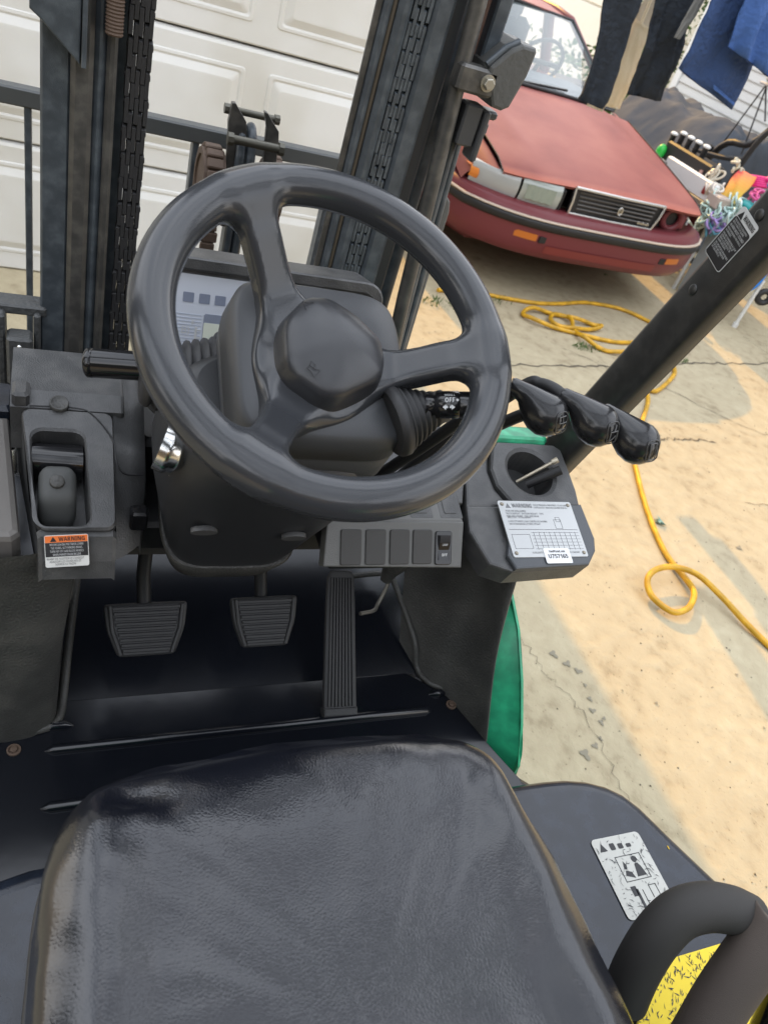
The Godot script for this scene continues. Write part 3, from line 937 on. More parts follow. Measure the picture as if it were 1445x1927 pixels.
	hb.lathe([[0.0115, 0.0], [0.0115, 0.003]], frame(V(0.568, 1.449, -1.1175), V(1, 0, 0), V(0, 1, 0)), 20)
	hb.lathe([[0.0085, 0.003], [0.0085, 0.009], [0.007, 0.010]], frame(V(0.568, 1.449, -1.1175), V(0.96, 0.25, 0), V(-0.25, 0.96, 0)), 6, -1)
	part(F, "hex_bolt", hb, mat(Color(0.40, 0.38, 0.32), 0.45, 0.8))
	var cb := MB.new()
	cb.prism(P2([0.566, 1.470, 0.590, 1.498, 0.605, 1.507, 0.627, 1.507, 0.630, 1.502, 0.628, 1.470, 0.617, 1.425, 0.606, 1.418, 0.588, 1.420, 0.576, 1.440, 0.566, 1.455]), -1.20, -1.118, 0.005, frame(V(0, 0, 0), V(1, 0, 0), V(0, 1, 0)))
	part(F, "cast_bracket", cb, bumpy(mat(Color(0.085, 0.086, 0.082), 0.55), t_cloth, 0.09, 0.22))
	var ar := MB.new()
	ar.tube(P3([0.562, 1.470, -1.126, 0.584, 1.496, -1.128, 0.602, 1.508, -1.13]), 0.005, 8)
	part(F, "bracket_lip", ar, m_mast)
	bar.call("mast_upright", 0.568, 0.592, -1.20, -1.165, m_mast, 0.003, 1.46, 2.05)
	var lc := MB.new()
	lc.box(V(0.572, 1.385, -1.15), V(0.030, 0.060, 0.03), 0.003)
	lc.box(V(0.594, 1.374, -1.15), V(0.010, 0.075, 0.04), 0.003)
	lc.box(V(0.604, 1.404, -1.16), V(0.028, 0.012, 0.03), 0.003)
	lc.box(V(0.602, 1.385, -1.15), V(0.010, 0.018, 0.018), 0.003)
	part(F, "lower_clamp", lc, mat(Color(0.05, 0.052, 0.055), 0.45))
	var fb := MB.new()
	fb.prism(P2([0.598, 0.70, 0.650, 0.70, 0.634, 1.14, 0.633, 1.225, 0.628, 1.243, 0.617, 1.253, 0.600, 1.252]), -1.235, -1.225, 0.003, frame(V(0, 0, 0), V(1, 0, 0), V(0, 1, 0)))
	part(F, "flat_guard", fb, bumpy(mat(Color(0.12, 0.12, 0.115), 0.5), t_fine, 0.1, 0.4))
	# load backrest ahead of the mast
	var zb := -1.55
	var rl := MB.new()
	rl.box(V(0.12, 1.1775, zb), V(0.96, 0.030, 0.032), 0.003)
	part(F, "backrest_rail", rl, bumpy(mat(Color(0.075, 0.08, 0.08), 0.45), t_fine, 0.15, 0.4))
	for x in [-0.235, -0.0515, 0.237, 0.520]:
		bar.call("backrest_bar", x - (0.006 if x < 0.5 else 0.011), x + (0.006 if x < 0.5 else 0.011), zb - 0.02, zb + 0.012, m_mast, 0.002, 0.2, 1.164)
	bar.call("carriage_plate", -0.2, 0.78, -1.60, -1.54, m_black, 0.004, 0.12, 0.24)
	bar.call("carriage_plate", -0.2, 0.78, -1.60, -1.54, m_black, 0.004, 0.50, 0.60)
	for x in [-0.12, 0.55]:
		var fk := MB.new()
		fk.prism(P2([1.61, 0.62, 1.65, 0.62, 1.66, 0.10, 2.65, 0.055, 2.65, 0.045, 1.61, 0.045]), x, x + 0.11, 0.004, frame(V(0, 0, 0), V(0, 0, -1), V(0, 1, 0)))
		part(F, "fork", fk, m_black)
	# centre lift post: two cheek plates, pins, hoses and chain wheels
	var zc := -1.46
	bar.call("centre_post", 0.295, 0.318, zc - 0.02, zc + 0.02, m_mast, 0.004, 0.3, 1.15)
	for pl in [[0.274, 1.268, 0.280, 1.269, 0.303, 1.243, 0.308, 1.218, 0.306, 1.165, 0.298, 1.05, 0.285, 1.05, 0.276, 1.207, 0.272, 1.237], [0.328, 1.270, 0.334, 1.269, 0.359, 1.243, 0.362, 1.225, 0.366, 1.17, 0.360, 1.05, 0.344, 1.05, 0.340, 1.20, 0.336, 1.245]]:
		var pb := MB.new()
		pb.prism(P2(pl), -0.006, 0.006, 0.0012, frame(V(0, 0, zc + 0.012 if pl[0] < 0.3 else zc + 0.030), V(1, 0, 0), V(0, 1, 0)))
		part(F, "cheek_plate", pb, m_mast2)
	for p in [[1.252, zc - 0.005, 0.006], [1.222, zc + 0.062, 0.0075], [1.15, zc - 0.01, 0.008]]:
		var pb := MB.new()
		pb.tube(P3([0.272, p[0], p[1], 0.362, p[0], p[1]]), p[2], 12)
		pb.tube(P3([0.266, p[0], p[1], 0.276, p[0], p[1]]), p[2] * 1.5, 8, -1)
		pb.tube(P3([0.357, p[0], p[1], 0.366, p[0], p[1]]), p[2] * 1.5, 8, -1)
		part(F, "roller_pin", pb, mat(Color(0.11, 0.105, 0.085), 0.4, 0.5))
	for x in [0.300, 0.3185]:
		var hb2 := MB.new()
		hb2.tube(smooth_path(P3([x, 0.5, zc + 0.03, x, 1.10, zc + 0.028, x, 1.195, zc + 0.022, x, 1.225, zc + 0.002, x, 1.215, zc - 0.02, x, 1.10, zc - 0.03]), 6), 0.0088, 10)
		part(F, "hydraulic_hose", hb2, m_mast)
	for w in [[0.236, 1.118, 0.062, 0.040], [0.352, 1.125, 0.058, 0.034]]:
		var wb := MB.new()
		wb.lathe([[w[2] * 0.35, 0.004], [w[2] * 0.80, 0.004], [w[2] * 0.82, 0.0], [w[2], 0.0], [w[2], w[3]], [w[2] * 0.82, w[3]], [w[2] * 0.80, w[3] - 0.004], [w[2] * 0.35, w[3] - 0.004]], frame(V(w[0], w[1], zc), V(0, 0, -1), V(0, 1, 0)), 30, -1)
		var wp := part(F, "chain_wheel", wb, m_rust)
		for k in 14:
			var lk := MB.new()
			lk.box(V(w[3] / 2, w[2] + 0.004, 0), V(w[3] * 0.75, 0.009, 0.019), 0.002, Transform3D(Basis(V(1, 0, 0), PI * (k - 3.0) / 9.0), V(w[0], w[1], zc)))
			part(wp, "chain_link", lk, m_rust)
		for k in 22:
			var lk := MB.new()
			lk.box(V(w[0] + w[3] / 2, w[1] - 0.01 - k * 0.021, zc + w[2] + 0.004), V(w[3] * (0.8 if k % 2 else 0.66), 0.019, 0.009), 0.002)
			part(wp, "chain_link", lk, m_rust)
	# tilt cylinder clevis at the left
	var cv := MB.new()
	cv.box(V(-0.052, 0.915, -1.125), V(0.036, 0.085, 0.035), 0.004)
	cv.box(V(-0.078, 0.92, -1.15), V(0.012, 0.13, 0.05), 0.003)
	cv.box(V(-0.028, 0.92, -1.16), V(0.010, 0.13, 0.05), 0.003)
	cv.box(V(-0.05, 0.985, -1.165), V(0.07, 0.016, 0.04), 0.003)
	part(F, "tilt_clevis", cv, bumpy(mat(Color(0.06, 0.062, 0.062), 0.5), t_cloth, 0.1, 0.6))
	var cr := MB.new()
	cr.tube(P3([-0.0525, 0.885, -1.118, -0.0525, 0.78, -1.00]), 0.0125, 14)
	part(F, "tilt_rod", cr, m_chrome)
	var cg := MB.new()
	cg.ball(V(-0.052, 0.945, -1.106), V(0.004, 0.004, 0.004))
	part(F, "grease_nipple", cg, m_chrome)

func plate_hole(b: MB, xf: Transform3D, outer: PackedVector2Array, inner: PackedVector2Array, h_low: float, h: float, deep: float, lip := 0.003) -> void:
	# raised plate with an open recess: both outlines have the same number of points
	var rr := [ring_at(xf, outer, h_low), ring_at(xf, outer, h - 0.003)]
	var c := Vector2.ZERO
	for p in inner: c += p
	c /= inner.size()
	var o2 := PackedVector2Array(); var i2 := PackedVector2Array(); var i3 := PackedVector2Array()
	var oc := Vector2.ZERO
	for p in outer: oc += p
	oc /= outer.size()
	for p in outer: o2.append(p + (oc - p).normalized() * 0.003)
	for p in inner: i2.append(p - (c - p).normalized() * lip); i3.append(p + (c - p).normalized() * 0.004)
	rr.append(ring_at(xf, o2, h)); rr.append(ring_at(xf, i2, h)); rr.append(ring_at(xf, inner, h - lip * 0.6)); rr.append(ring_at(xf, i3, h - deep))
	b.rings(rr, -1, true, true)

func build_dash(F: Node) -> void:
	# left console with the parking brake well
	var lb := MB.new()
	var side := frame(V(0, 0, 0), V(0, 0, -1), V(0, 1, 0))
	var pr := [0.93, 1.015, 0.852, 1.013, 0.846, 0.95, 0.692, 0.90, 0.690, 0.9565, 0.682, 0.953, 0.668, 0.925, 0.661, 0.903, 0.70, 0.890, 0.93, 0.87]
	var qa := PackedVector3Array(); var qb := PackedVector3Array(); var qa1 := PackedVector3Array(); var qb1 := PackedVector3Array()
	for i in range(0, pr.size(), 2):
		var k: float = clampf((0.93 - pr[i]) / 0.26, 0, 1)
		qa.append(V(lerpf(-0.050, -0.016, k), pr[i + 1] - 0.004, -pr[i])); qb.append(V(lerpf(0.074, 0.068, k), pr[i + 1] - 0.004, -pr[i]))
		qa1.append(V(lerpf(-0.046, -0.012, k), pr[i + 1], -pr[i])); qb1.append(V(lerpf(0.070, 0.064, k), pr[i + 1], -pr[i]))
	lb.rings([qa, qa1, qb1, qb], -1)
	var con := part(F, "left_console", lb, m_plastic)
	var back := MB.new()
	back.prism(P2([0.96, 1.032, 0.875, 1.024, 0.85, 1.014, 0.85, 0.95, 0.96, 0.95]), -0.052, 0.082, 0.004, side)
	back.box(V(-0.040, 1.019, -0.868), V(0.020, 0.028, 0.034), 0.004)
	part(con, "console_cap", back, m_plastic)
	var wing := MB.new()
	wing.rings([P3([0.070, 1.018, -0.95, 0.070, 1.016, -0.87, 0.062, 0.984, -0.765, 0.062, 0.90, -0.69]), P3([0.088, 1.012, -0.95, 0.092, 1.008, -0.868, 0.085, 0.975, -0.765, 0.080, 0.90, -0.70]), P3([0.108, 1.018, -0.95, 0.108, 1.012, -0.875, 0.106, 0.972, -0.775, 0.100, 0.90, -0.72]), P3([0.112, 0.95, -0.95, 0.112, 0.95, -0.88, 0.112, 0.93, -0.79, 0.106, 0.86, -0.74])], 0, false, false)
	part(con, "console_wing", wing, m_plastic)
	var well := MB.new()
	var outer := round_rect(-0.040, -0.050, 0.068, 0.122, 0.012, 5)
	for i in outer.size():
		if outer[i].x < 0.0: outer[i].x += 0.022 * clampf((0.122 - outer[i].y) / 0.17, 0, 1)
	var inner := round_rect(-0.027, -0.045, 0.0335, 0.089, 0.014, 5)
	for i in inner.size(): inner[i].x += 0.007 * clampf((0.03 - inner[i].y) / 0.075, 0, 1)
	plate_hole(well, DF, outer, inner, -0.05, 0.003, 0.060, 0.004)
	part(con, "brake_surround", well, m_plastic)
	var cap := MB.new()
	cap.lathe([[0.0115, 0.0], [0.0115, 0.0065], [0.0095, 0.0072], [0.009, 0.0062], [0.001, 0.0066]], DF * frame(V(0.004, 0.128, 0.002), V(1, 0, 0), V(0, 0.7, 0)), 20)
	part(con, "blank_plug", cap, m_plastic2)
	var se := MB.new()
	se.tube(smooth_path(P3([-0.030, 1.0170, -0.8500, 0.020, 1.0175, -0.8505, 0.043, 1.0150, -0.842, 0.0665, 1.004, -0.806, 0.070, 0.993, -0.775, 0.080, 0.981, -0.766, 0.104, 0.976, -0.772]), 6), 0.0010, 6)
	part(con, "cover_seam", se, m_ink)
	# parking brake lever
	var sh := MB.new()
	sh.tube(P3([-0.026, 0.970, -0.800, 0.032, 0.970, -0.800]), 0.022, 18)
	part(con, "brake_drum", sh, m_gloss)
	var hd := MB.new()
	var hr := []
	var hx := frame(V(0.003, 0.975, -0.745), V(1, 0, 0), V(0, 0.42, -0.907))
	for l in [[-0.075, 0.62, -0.044], [-0.045, 0.72, -0.026], [-0.030, 0.92, -0.018], [-0.022, 1.0, -0.013], [-0.010, 1.0, -0.006], [0.0, 0.97, 0.0], [0.006, 0.86, 0.002], [0.009, 0.66, 0.003], [0.0105, 0.35, 0.003]]:
		hr.append(ring_at(hx, round_rect(-0.0215 * l[1], l[2] - 0.026 * l[1], 0.0215 * l[1], l[2] + 0.026 * l[1], 0.0125 * l[1], 4), l[0]))
	hd.rings(hr, 0)
	var ho := part(con, "brake_handle", hd, bumpy(mat(Color(0.058, 0.060, 0.058), 0.6), t_fine, 0.03, 0.6))
	var hb := MB.new()
	hb.lathe([[0.0085, 0.0], [0.0085, 0.005], [0.0075, 0.0065], [0.001, 0.0068]], hx * frame(V(-0.0005, 0.001, 0.009), V(1, 0, 0), V(0, 1, 0)), 18)
	part(con, "release_button", hb, m_plastic2)
	# warning label under the well
	var lx := frame(V(0.0140, 0.9435, -0.6685), V(0.97, 0.07, 0.0), V(-0.06, 0.86, -0.50))
	var st := MB.new()
	st.prism(round_rect(-0.0235, -0.019, 0.0235, 0.019, 0.002, 2), 0.0005, 0.0011, 0.0, lx)
	var so := part(con, "warning_label", st, mat(Color(0.62, 0.62, 0.59), 0.5))
	tag(so, "small warning label with orange heading on left console")
	var orr := MB.new()
	orr.prism(P2([-0.0228, 0.0105, 0.0228, 0.0105, 0.0228, 0.0183, -0.0228, 0.0183]), 0.001, 0.0014, 0.0, lx)
	part(so, "label_heading", orr, mat(Color(0.75, 0.17, 0.03), 0.5))
	var blk := MB.new()
	blk.prism(P2([-0.0228, -0.0065, 0.0228, -0.0065, 0.0228, 0.0103, -0.0228, 0.0103]), 0.001, 0.0014, 0.0, lx)
	blk.prism(P2([-0.0175, 0.0115, -0.0105, 0.0115, -0.014, 0.0175]), 0.0012, 0.0017, 0.0, lx)
	part(so, "label_field", blk, m_ink)
	lettering(so, "WARNING", lx * V(0.006, 0.0144, 0.0017), lx.basis.x, lx.basis.y, 0.0052, m_ink, true, 0.028)
	var rows := ["BEFORE LEAVING THE TRUCK LOWER", "THE FORKS, SET PARKING BRAKE,", "TURN KEY OFF AND BLOCK WHEELS", "WHEN PARKED ON AN INCLINE"]
	for i in 4: lettering(so, rows[i], lx * V(0, 0.0078 - i * 0.0040, 0.0016), lx.basis.x, lx.basis.y, 0.0026, m_pale, false, [0.036, 0.034, 0.036, 0.030][i])
	for i in 3: lettering(so, ["AVANT DE QUITTER LE CHARIOT", "ABAISSER LES FOURCHES ET", "SERRER LE FREIN"][i], lx * V(-0.002, -0.0092 - i * 0.0033, 0.0014), lx.basis.x, lx.basis.y, 0.0022, m_ink, false, [0.040, 0.034, 0.022][i])
	# dash body behind the column, switch strip, right console
	var db := MB.new()
	db.box(V(0.35, 0.915, -0.895), V(0.50, 0.12, 0.10), 0.01)
	db.box(V(0.21, 0.875, -0.82), V(0.24, 0.05, 0.12), 0.006)
	db.box(V(0.455, 0.895, -0.775), V(0.20, 0.05, 0.16), 0.006)
	part(F, "dash_frame", db, m_black)
	for e in [[V(0.385, 0.83, -0.83), V(0.11, 0.06, 0.05)], [V(0.11, 0.86, -0.79), V(0.14, 0.045, 0.06)], [V(0.47, 0.82, -0.86), V(0.10, 0.09, 0.04)]]:
		var ub := MB.new()
		ub.box(e[0], e[1], 0.006)
		part(F, "pedal_bracket", ub, bumpy(mat(Color(0.045, 0.042, 0.038), 0.55), t_fine, 0.05, 0.5))
	var lt := MB.new()
	lt.box(V(0.098, 0.935, -0.735), V(0.022, 0.03, 0.02), 0.003)
	part(F, "latch", lt, m_gloss)
	var SF := frame(V(0.331, 0.9665, -0.6985), V(1, 0, 0), V(0, 0.765, -0.645))   # strip: x to the right, y up the slope, from the top edge
	var sb := MB.new()
	sb.prism(P2([0.0, -0.062, 0.212, -0.067, 0.214, 0.0, 0.004, 0.0]), -0.02, 0.0, 0.002, SF)
	sb.prism(P2([0.004, 0.058, 0.215, 0.066, 0.214, -0.002, 0.004, -0.002]), -0.02, 0.0, 0.004, frame(V(0.331, 0.9665, -0.7000), V(1, 0, 0), DF.basis.y))
	var so2 := part(F, "switch_panel", sb, bumpy(mat(Color(0.105, 0.105, 0.100), 0.5), t_fine, 0.2, 0.4))
	for i in 4:
		var x := [0.0235, 0.060, 0.0965, 0.132][i] as float
		var p := MB.new()
		p.prism(round_rect(x, -0.0605, x + 0.0305, -0.0115, 0.003, 3), -0.002, 0.0022, 0.0012, SF)
		part(so2, "blank_plate", p, bumpy(mat(Color(0.040, 0.039, 0.037), 0.6), t_fine, 0.03, 0.5))
	var rk := MB.new()
	rk.prism(round_rect(0.1675, -0.0620, 0.1940, -0.0135, 0.003, 3), -0.002, 0.0025, 0.0012, SF)
	var ro := part(so2, "rocker_switch", rk, m_gloss)
	var r2 := MB.new()
	r2.prism(P2([-0.0195, 0.0075, -0.030, 0.0065, -0.0405, 0.0025, -0.055, 0.004, -0.055, 0.0, -0.0195, 0.0]), 0.1725, 0.1895, 0.0008, SF * frame(V(0, 0, 0), V(0, 1, 0), V(0, 0, 1)))
	part(so2, "rocker_key", r2, m_gloss)
	lettering(so2, "LAMP", SF * V(0.181, -0.033, 0.0062), SF.basis.x, SF.basis.y, 0.0032, m_pale, false, 0.009)
	lettering(so2, "OFF", SF * V(0.181, -0.0475, 0.0043), SF.basis.x, SF.basis.y, 0.0042, m_pale, true, 0.009)
	for i in 2:
		var x := [0.460, 0.508][i] as float
		var p := MB.new()
		p.prism(round_rect(x, -0.030, x + 0.038, 0.018, 0.003, 3), -0.004, 0.0026, 0.0015, DF)
		p.prism(round_rect(x + 0.008, -0.022, x + 0.030, 0.010, 0.003, 3), 0.001, 0.0036, 0.001, DF)
		part(so2, "blank_plate", p, m_plastic)
	var gw := MB.new()
	gw.box(V(0.442, 0.962, -0.715), V(0.03, 0.006, 0.012), 0.002)
	part(so2, "connector", gw, mat(Color(0.03, 0.25, 0.14), 0.5))
	var rc := MB.new()
	rc.prism(P2([0.556, -0.046, 0.563, -0.002, 0.770, -0.002, 0.773, -0.062, 0.766, -0.084, 0.745, -0.107, 0.61, -0.113, 0.575, -0.100]), -0.045, -0.006, 0.004, DF)
	rc.prism(P2([0.5625, -0.004, 0.578, 0.060, 0.60, 0.108, 0.642, 0.113, 0.630, 0.098, 0.619, 0.06, 0.622, 0.028, 0.640, -0.004]), -0.045, -0.006, 0.004, DF)
	var rco := part(F, "right_console", rc, m_plastic)
	var rtop := MB.new()
	var ot := P2([0.770, 0.055, 0.768, 0.104, 0.756, 0.113, 0.700, 0.114, 0.645, 0.113, 0.634, 0.100, 0.620, 0.06, 0.622, 0.030, 0.640, 0.0, 0.700, -0.006, 0.766, -0.004, 0.770, 0.025])
	var it := PackedVector2Array()
	for k in ot.size():
		var d := (ot[k] - Vector2(0.693, 0.057)).normalized()
		it.append(Vector2(0.693, 0.057) + d * 0.041)
	var ot2 := PackedVector2Array(); var it2 := PackedVector2Array()
	for k in ot.size():
		for j in 4:
			ot2.append(ot[k].lerp(ot[(k + 1) % ot.size()], j / 4.0))
			it2.append(Vector2(0.693, 0.057) + (ot2[ot2.size() - 1] - Vector2(0.693, 0.057)).normalized() * 0.041)
	plate_hole(rtop, DF, ot2, it2, -0.05, 0.002, 0.070, 0.006)
	part(rco, "cup_holder", rtop, m_plastic)
	var lowp := MB.new()
	lowp.prism(P2([0.770, 0.0, 0.773, -0.062, 0.766, -0.084, 0.745, -0.107, 0.612, -0.112, 0.604, -0.09, 0.622, -0.045, 0.626, 0.0]), -0.01, 0.0015, 0.003, DF)
	part(rco, "console_top", lowp, bumpy(mat(Color(0.050, 0.055, 0.062), 0.40), t_fine, 0.05, 0.3))
	# screwdriver and dark handle standing in the cup holder
	var sd := MB.new()
	sd.tube(P3([0.6867, 0.9620, -0.8003, 0.7369, 1.0120, -0.7963]), 0.0030, 10)
	sd.tube(P3([0.7326, 1.0078, -0.7966, 0.7397, 1.0148, -0.7961]), 0.0052, 8)
	solo("screwdriver", sd, mat(Color(0.5, 0.45, 0.35), 0.35, 0.7), V(0.664, 0.96, -0.748), "thin metal rod with a tip lying across the right console cup holder", "tool")
	var ph := MB.new()
	ph.tube(P3([0.6968, 0.9680, -0.7869, 0.7395, 1.0080, -0.7784]), PackedFloat32Array([0.0072, 0.0080]), 14)
	solo("marker_pen", ph, m_black, V(0.672, 0.955, -0.742), "black pen lying in the right console cup holder beside the rod", "pen")
	# data plate
	var pl := MB.new()
	pl.prism(round_rect(0.6125, -0.094, 0.7475, 0.002, 0.003, 2), 0.001, 0.003, 0.0004, DF)
	for i in pl.v.size(): pass
	var po := part(rco, "data_plate", pl, mat(Color(0.46, 0.47, 0.47), 0.45, 0.15))
	tag(po, "pale metal warning and capacity plate with four rivets")
	for q in [[0.619, -0.004], [0.741, -0.004], [0.619, -0.087], [0.741, -0.087]]:
		var rv := MB.new()
		rv.ball(DF * V(q[0], q[1], 0.003), V(0.0034, 0.0022, 0.0034), Transform3D(), 10, 6)
		part(po, "rivet", rv, mat(Color(0.28, 0.25, 0.2), 0.4, 0.6))
	var gr := mat(Color(0.16, 0.165, 0.17), 0.6)
	var dx := DF.basis.x; var dy := DF.basis.y
	lettering(po, "WARNING", DF * V(0.654, -0.0065, 0.0034), dx, dy, 0.0072, gr, true, 0.036)
	var ln := MB.new()
	ln.prism(P2([0.624, -0.0105, 0.633, -0.0105, 0.6285, -0.0025]), 0.0029, 0.0033, 0.0, DF)
	var box_ := func(x0: float, y0: float, x1: float, y1: float) -> void:
		for e in [[x0, y0, x1, y0 + 0.0005], [x0, y1 - 0.0005, x1, y1], [x0, y0, x0 + 0.0005, y1], [x1 - 0.0005, y0, x1, y1]]: ln.prism(P2([e[0], e[1], e[2], e[1], e[2], e[3], e[0], e[3]]), 0.0029, 0.0033, 0.0, DF)
	box_.call(0.6185, -0.048, 0.743, -0.0475)
	box_.call(0.620, -0.080, 0.652, -0.056)
	box_.call(0.704, -0.046, 0.717, -0.030); box_.call(0.708, -0.034, 0.716, -0.026)
	for k in 9: ln.prism(P2([0.660 + k * 0.0095, -0.082, 0.6605 + k * 0.0095, -0.082, 0.6605 + k * 0.0095, -0.052, 0.660 + k * 0.0095, -0.052]), 0.0029, 0.0033, 0.0, DF)
	for k in 6: ln.prism(P2([0.656, -0.053 - k * 0.0055, 0.743, -0.053 - k * 0.0055, 0.743, -0.0526 - k * 0.0055, 0.656, -0.0526 - k * 0.0055]), 0.0029, 0.0033, 0.0, DF)
	part(po, "print", ln, gr)
	var texts := [["STAY IN OPERATOR'S COMPARTMENT - DO NOT JUMP", 0.706, -0.005, 0.062], ["FASTEN SEAT BELT - BRACE AND LEAN AWAY FROM FALL", 0.706, -0.0095, 0.062], ["MODEL AND SERIAL NUMBER", 0.640, -0.016, 0.036], ["TRUCK WEIGHT   BATTERY WEIGHT   TYPE", 0.655, -0.0205, 0.068], ["TIRE SIZE FRONT   TIRE SIZE REAR", 0.650, -0.025, 0.058], ["BACK TILT   ATTACHMENT", 0.643, -0.0272, 0.042], ["CAPACITY WITH LOAD CENTRE AS SHOWN", 0.656, -0.034, 0.070], ["WITH MAXIMUM LIFTING HEIGHT", 0.650, -0.0385, 0.056], ["AS RELEASED FROM FACTORY THIS TRUCK MEETS THE STANDARD", 0.690, -0.0868, 0.086]]
	for t in texts: lettering(po, t[0], DF * V(t[1], t[2], 0.0034), dx, dy, 0.0030, gr, false, t[3])
	# serial sticker
	var TF := frame(DF * V(0.6905, -0.0925, 0.0032), dx, dy)
	var ts := MB.new()
	ts.prism(round_rect(-0.0235, -0.0125, 0.0235, 0.0125, 0.002, 2), 0.0, 0.0006, 0.0, TF)
	var to := part(rco, "stock_sticker", ts, mat(Color(0.70, 0.71, 0.72), 0.4))
	tag(to, "small white sticker with a black stock number")
	lettering(to, "UsedPlanet.com", TF * V(0, 0.0072, 0.0009), dx, dy, 0.0040, m_ink, true, 0.029)
	lettering(to, "U757165", TF * V(0, -0.001, 0.0009), dx, dy, 0.0072, m_ink, true, 0.035)
	# instrument display
	var IF := frame(V(0.255, 1.148, -0.858), V(1, 0, 0), V(0, 0.97, -0.24))
	var ib := MB.new()
	var io := round_rect(-0.152, -0.12, 0.140, 0.083, 0.024, 5)
	var ii := round_rect(-0.138, -0.11, 0.126, 0.068, 0.018, 5)
	plate_hole(ib, IF, io, ii, -0.06, 0.012, 0.012, 0.004)
	var ip := part(F, "instrument_panel", ib, m_plastic)
	var sc := MB.new()
	sc.prism(round_rect(-0.134, -0.10, 0.070, 0.062, 0.016, 5), 0.0, 0.0035, 0.0, IF)
	part(ip, "screen_face", sc, mat(Color(0.62, 0.66, 0.74), 0.12, 0.0, {"clearcoat_enabled": true, "clearcoat": 1.0, "clearcoat_roughness": 0.04}))
	var sl := MB.new()
	for k in 18: sl.prism(P2([-0.127, -0.060 + k * 0.0043, -0.092, -0.060 + k * 0.0043, -0.092, -0.0588 + k * 0.0043, -0.127, -0.0588 + k * 0.0043]), 0.0034, 0.0040, 0.0, IF)
	part(ip, "screen_lines", sl, mat(Color(0.42, 0.46, 0.55), 0.3))
	var ib2 := MB.new()
	for k in 9: ib2.prism(round_rect(-0.116 + k * 0.0192, 0.0285, -0.103 + k * 0.0192, 0.0405, 0.001, 2), 0.0034, 0.0041, 0.0, IF)
	part(ip, "indicator", ib2, mat(Color(0.22, 0.25, 0.33), 0.3))
	var lc := MB.new()
	lc.prism(round_rect(-0.0890, -0.085, 0.058, 0.0165, 0.002, 1), 0.0034, 0.0042, 0.0, IF)
	part(ip, "display_bezel", lc, mat(Color(0.24, 0.27, 0.34), 0.2))
	var lc2 := MB.new()
	lc2.prism(round_rect(-0.0885, -0.085, 0.052, 0.0055, 0.001, 1), 0.0040, 0.0047, 0.0, IF)
	part(ip, "display_glass", lc2, mat(Color(0.68, 0.72, 0.62), 0.15))
	var fg := MB.new()
	fg.prism(P2([-0.0985, -0.05, -0.0960, -0.05, -0.0960, -0.001, -0.0985, -0.001]), 0.0040, 0.0046, 0.0, IF)
	for k in 5: fg.prism(P2([-0.0960, -0.045 + k * 0.010, -0.0915, -0.045 + k * 0.010, -0.0915, -0.0437 + k * 0.010, -0.0960, -0.0437 + k * 0.010]), 0.0040, 0.0046, 0.0, IF)
	part(ip, "fuel_scale", fg, m_pale)
	lettering(ip, "F", IF * V(-0.1015, 0.004, 0.0046), IF.basis.x, IF.basis.y, 0.006, m_pale, true)
	lettering(ip, "B)", IF * V(-0.1100, -0.006, 0.0046), IF.basis.x, IF.basis.y, 0.009, m_pale, false)
	var kn := MB.new()
	kn.torus(IF * frame(V(0.102, 0.022, 0.006), V(1, 0, 0), V(0, 1, 0)), 0.013, 0.003, 20, 8)
	kn.lathe([[0.0115, 0.0], [0.0115, 0.010], [0.008, 0.012], [0.001, 0.011]], IF * frame(V(0.102, 0.022, 0.0), V(1, 0, 0), V(0, 1, 0)), 18)
	part(ip, "key_switch", kn, m_gloss)

func col_ring(t: float, hu: float, vf: float, vr: float, n := 28, ex := 2.6, cu := 0.0) -> PackedVector3Array:
	var q := PackedVector3Array()
	for k in n:
		var a := TAU * k / n
		var c := cos(a); var s := sin(a)
		var u := signf(c) * pow(absf(c), 2.0 / ex) * hu + cu
		var w := signf(s) * pow(absf(s), 2.0 / ex) * (vf if s > 0.0 else vr)
		q.append(WF * Vector3(u, w, -t))
	return q

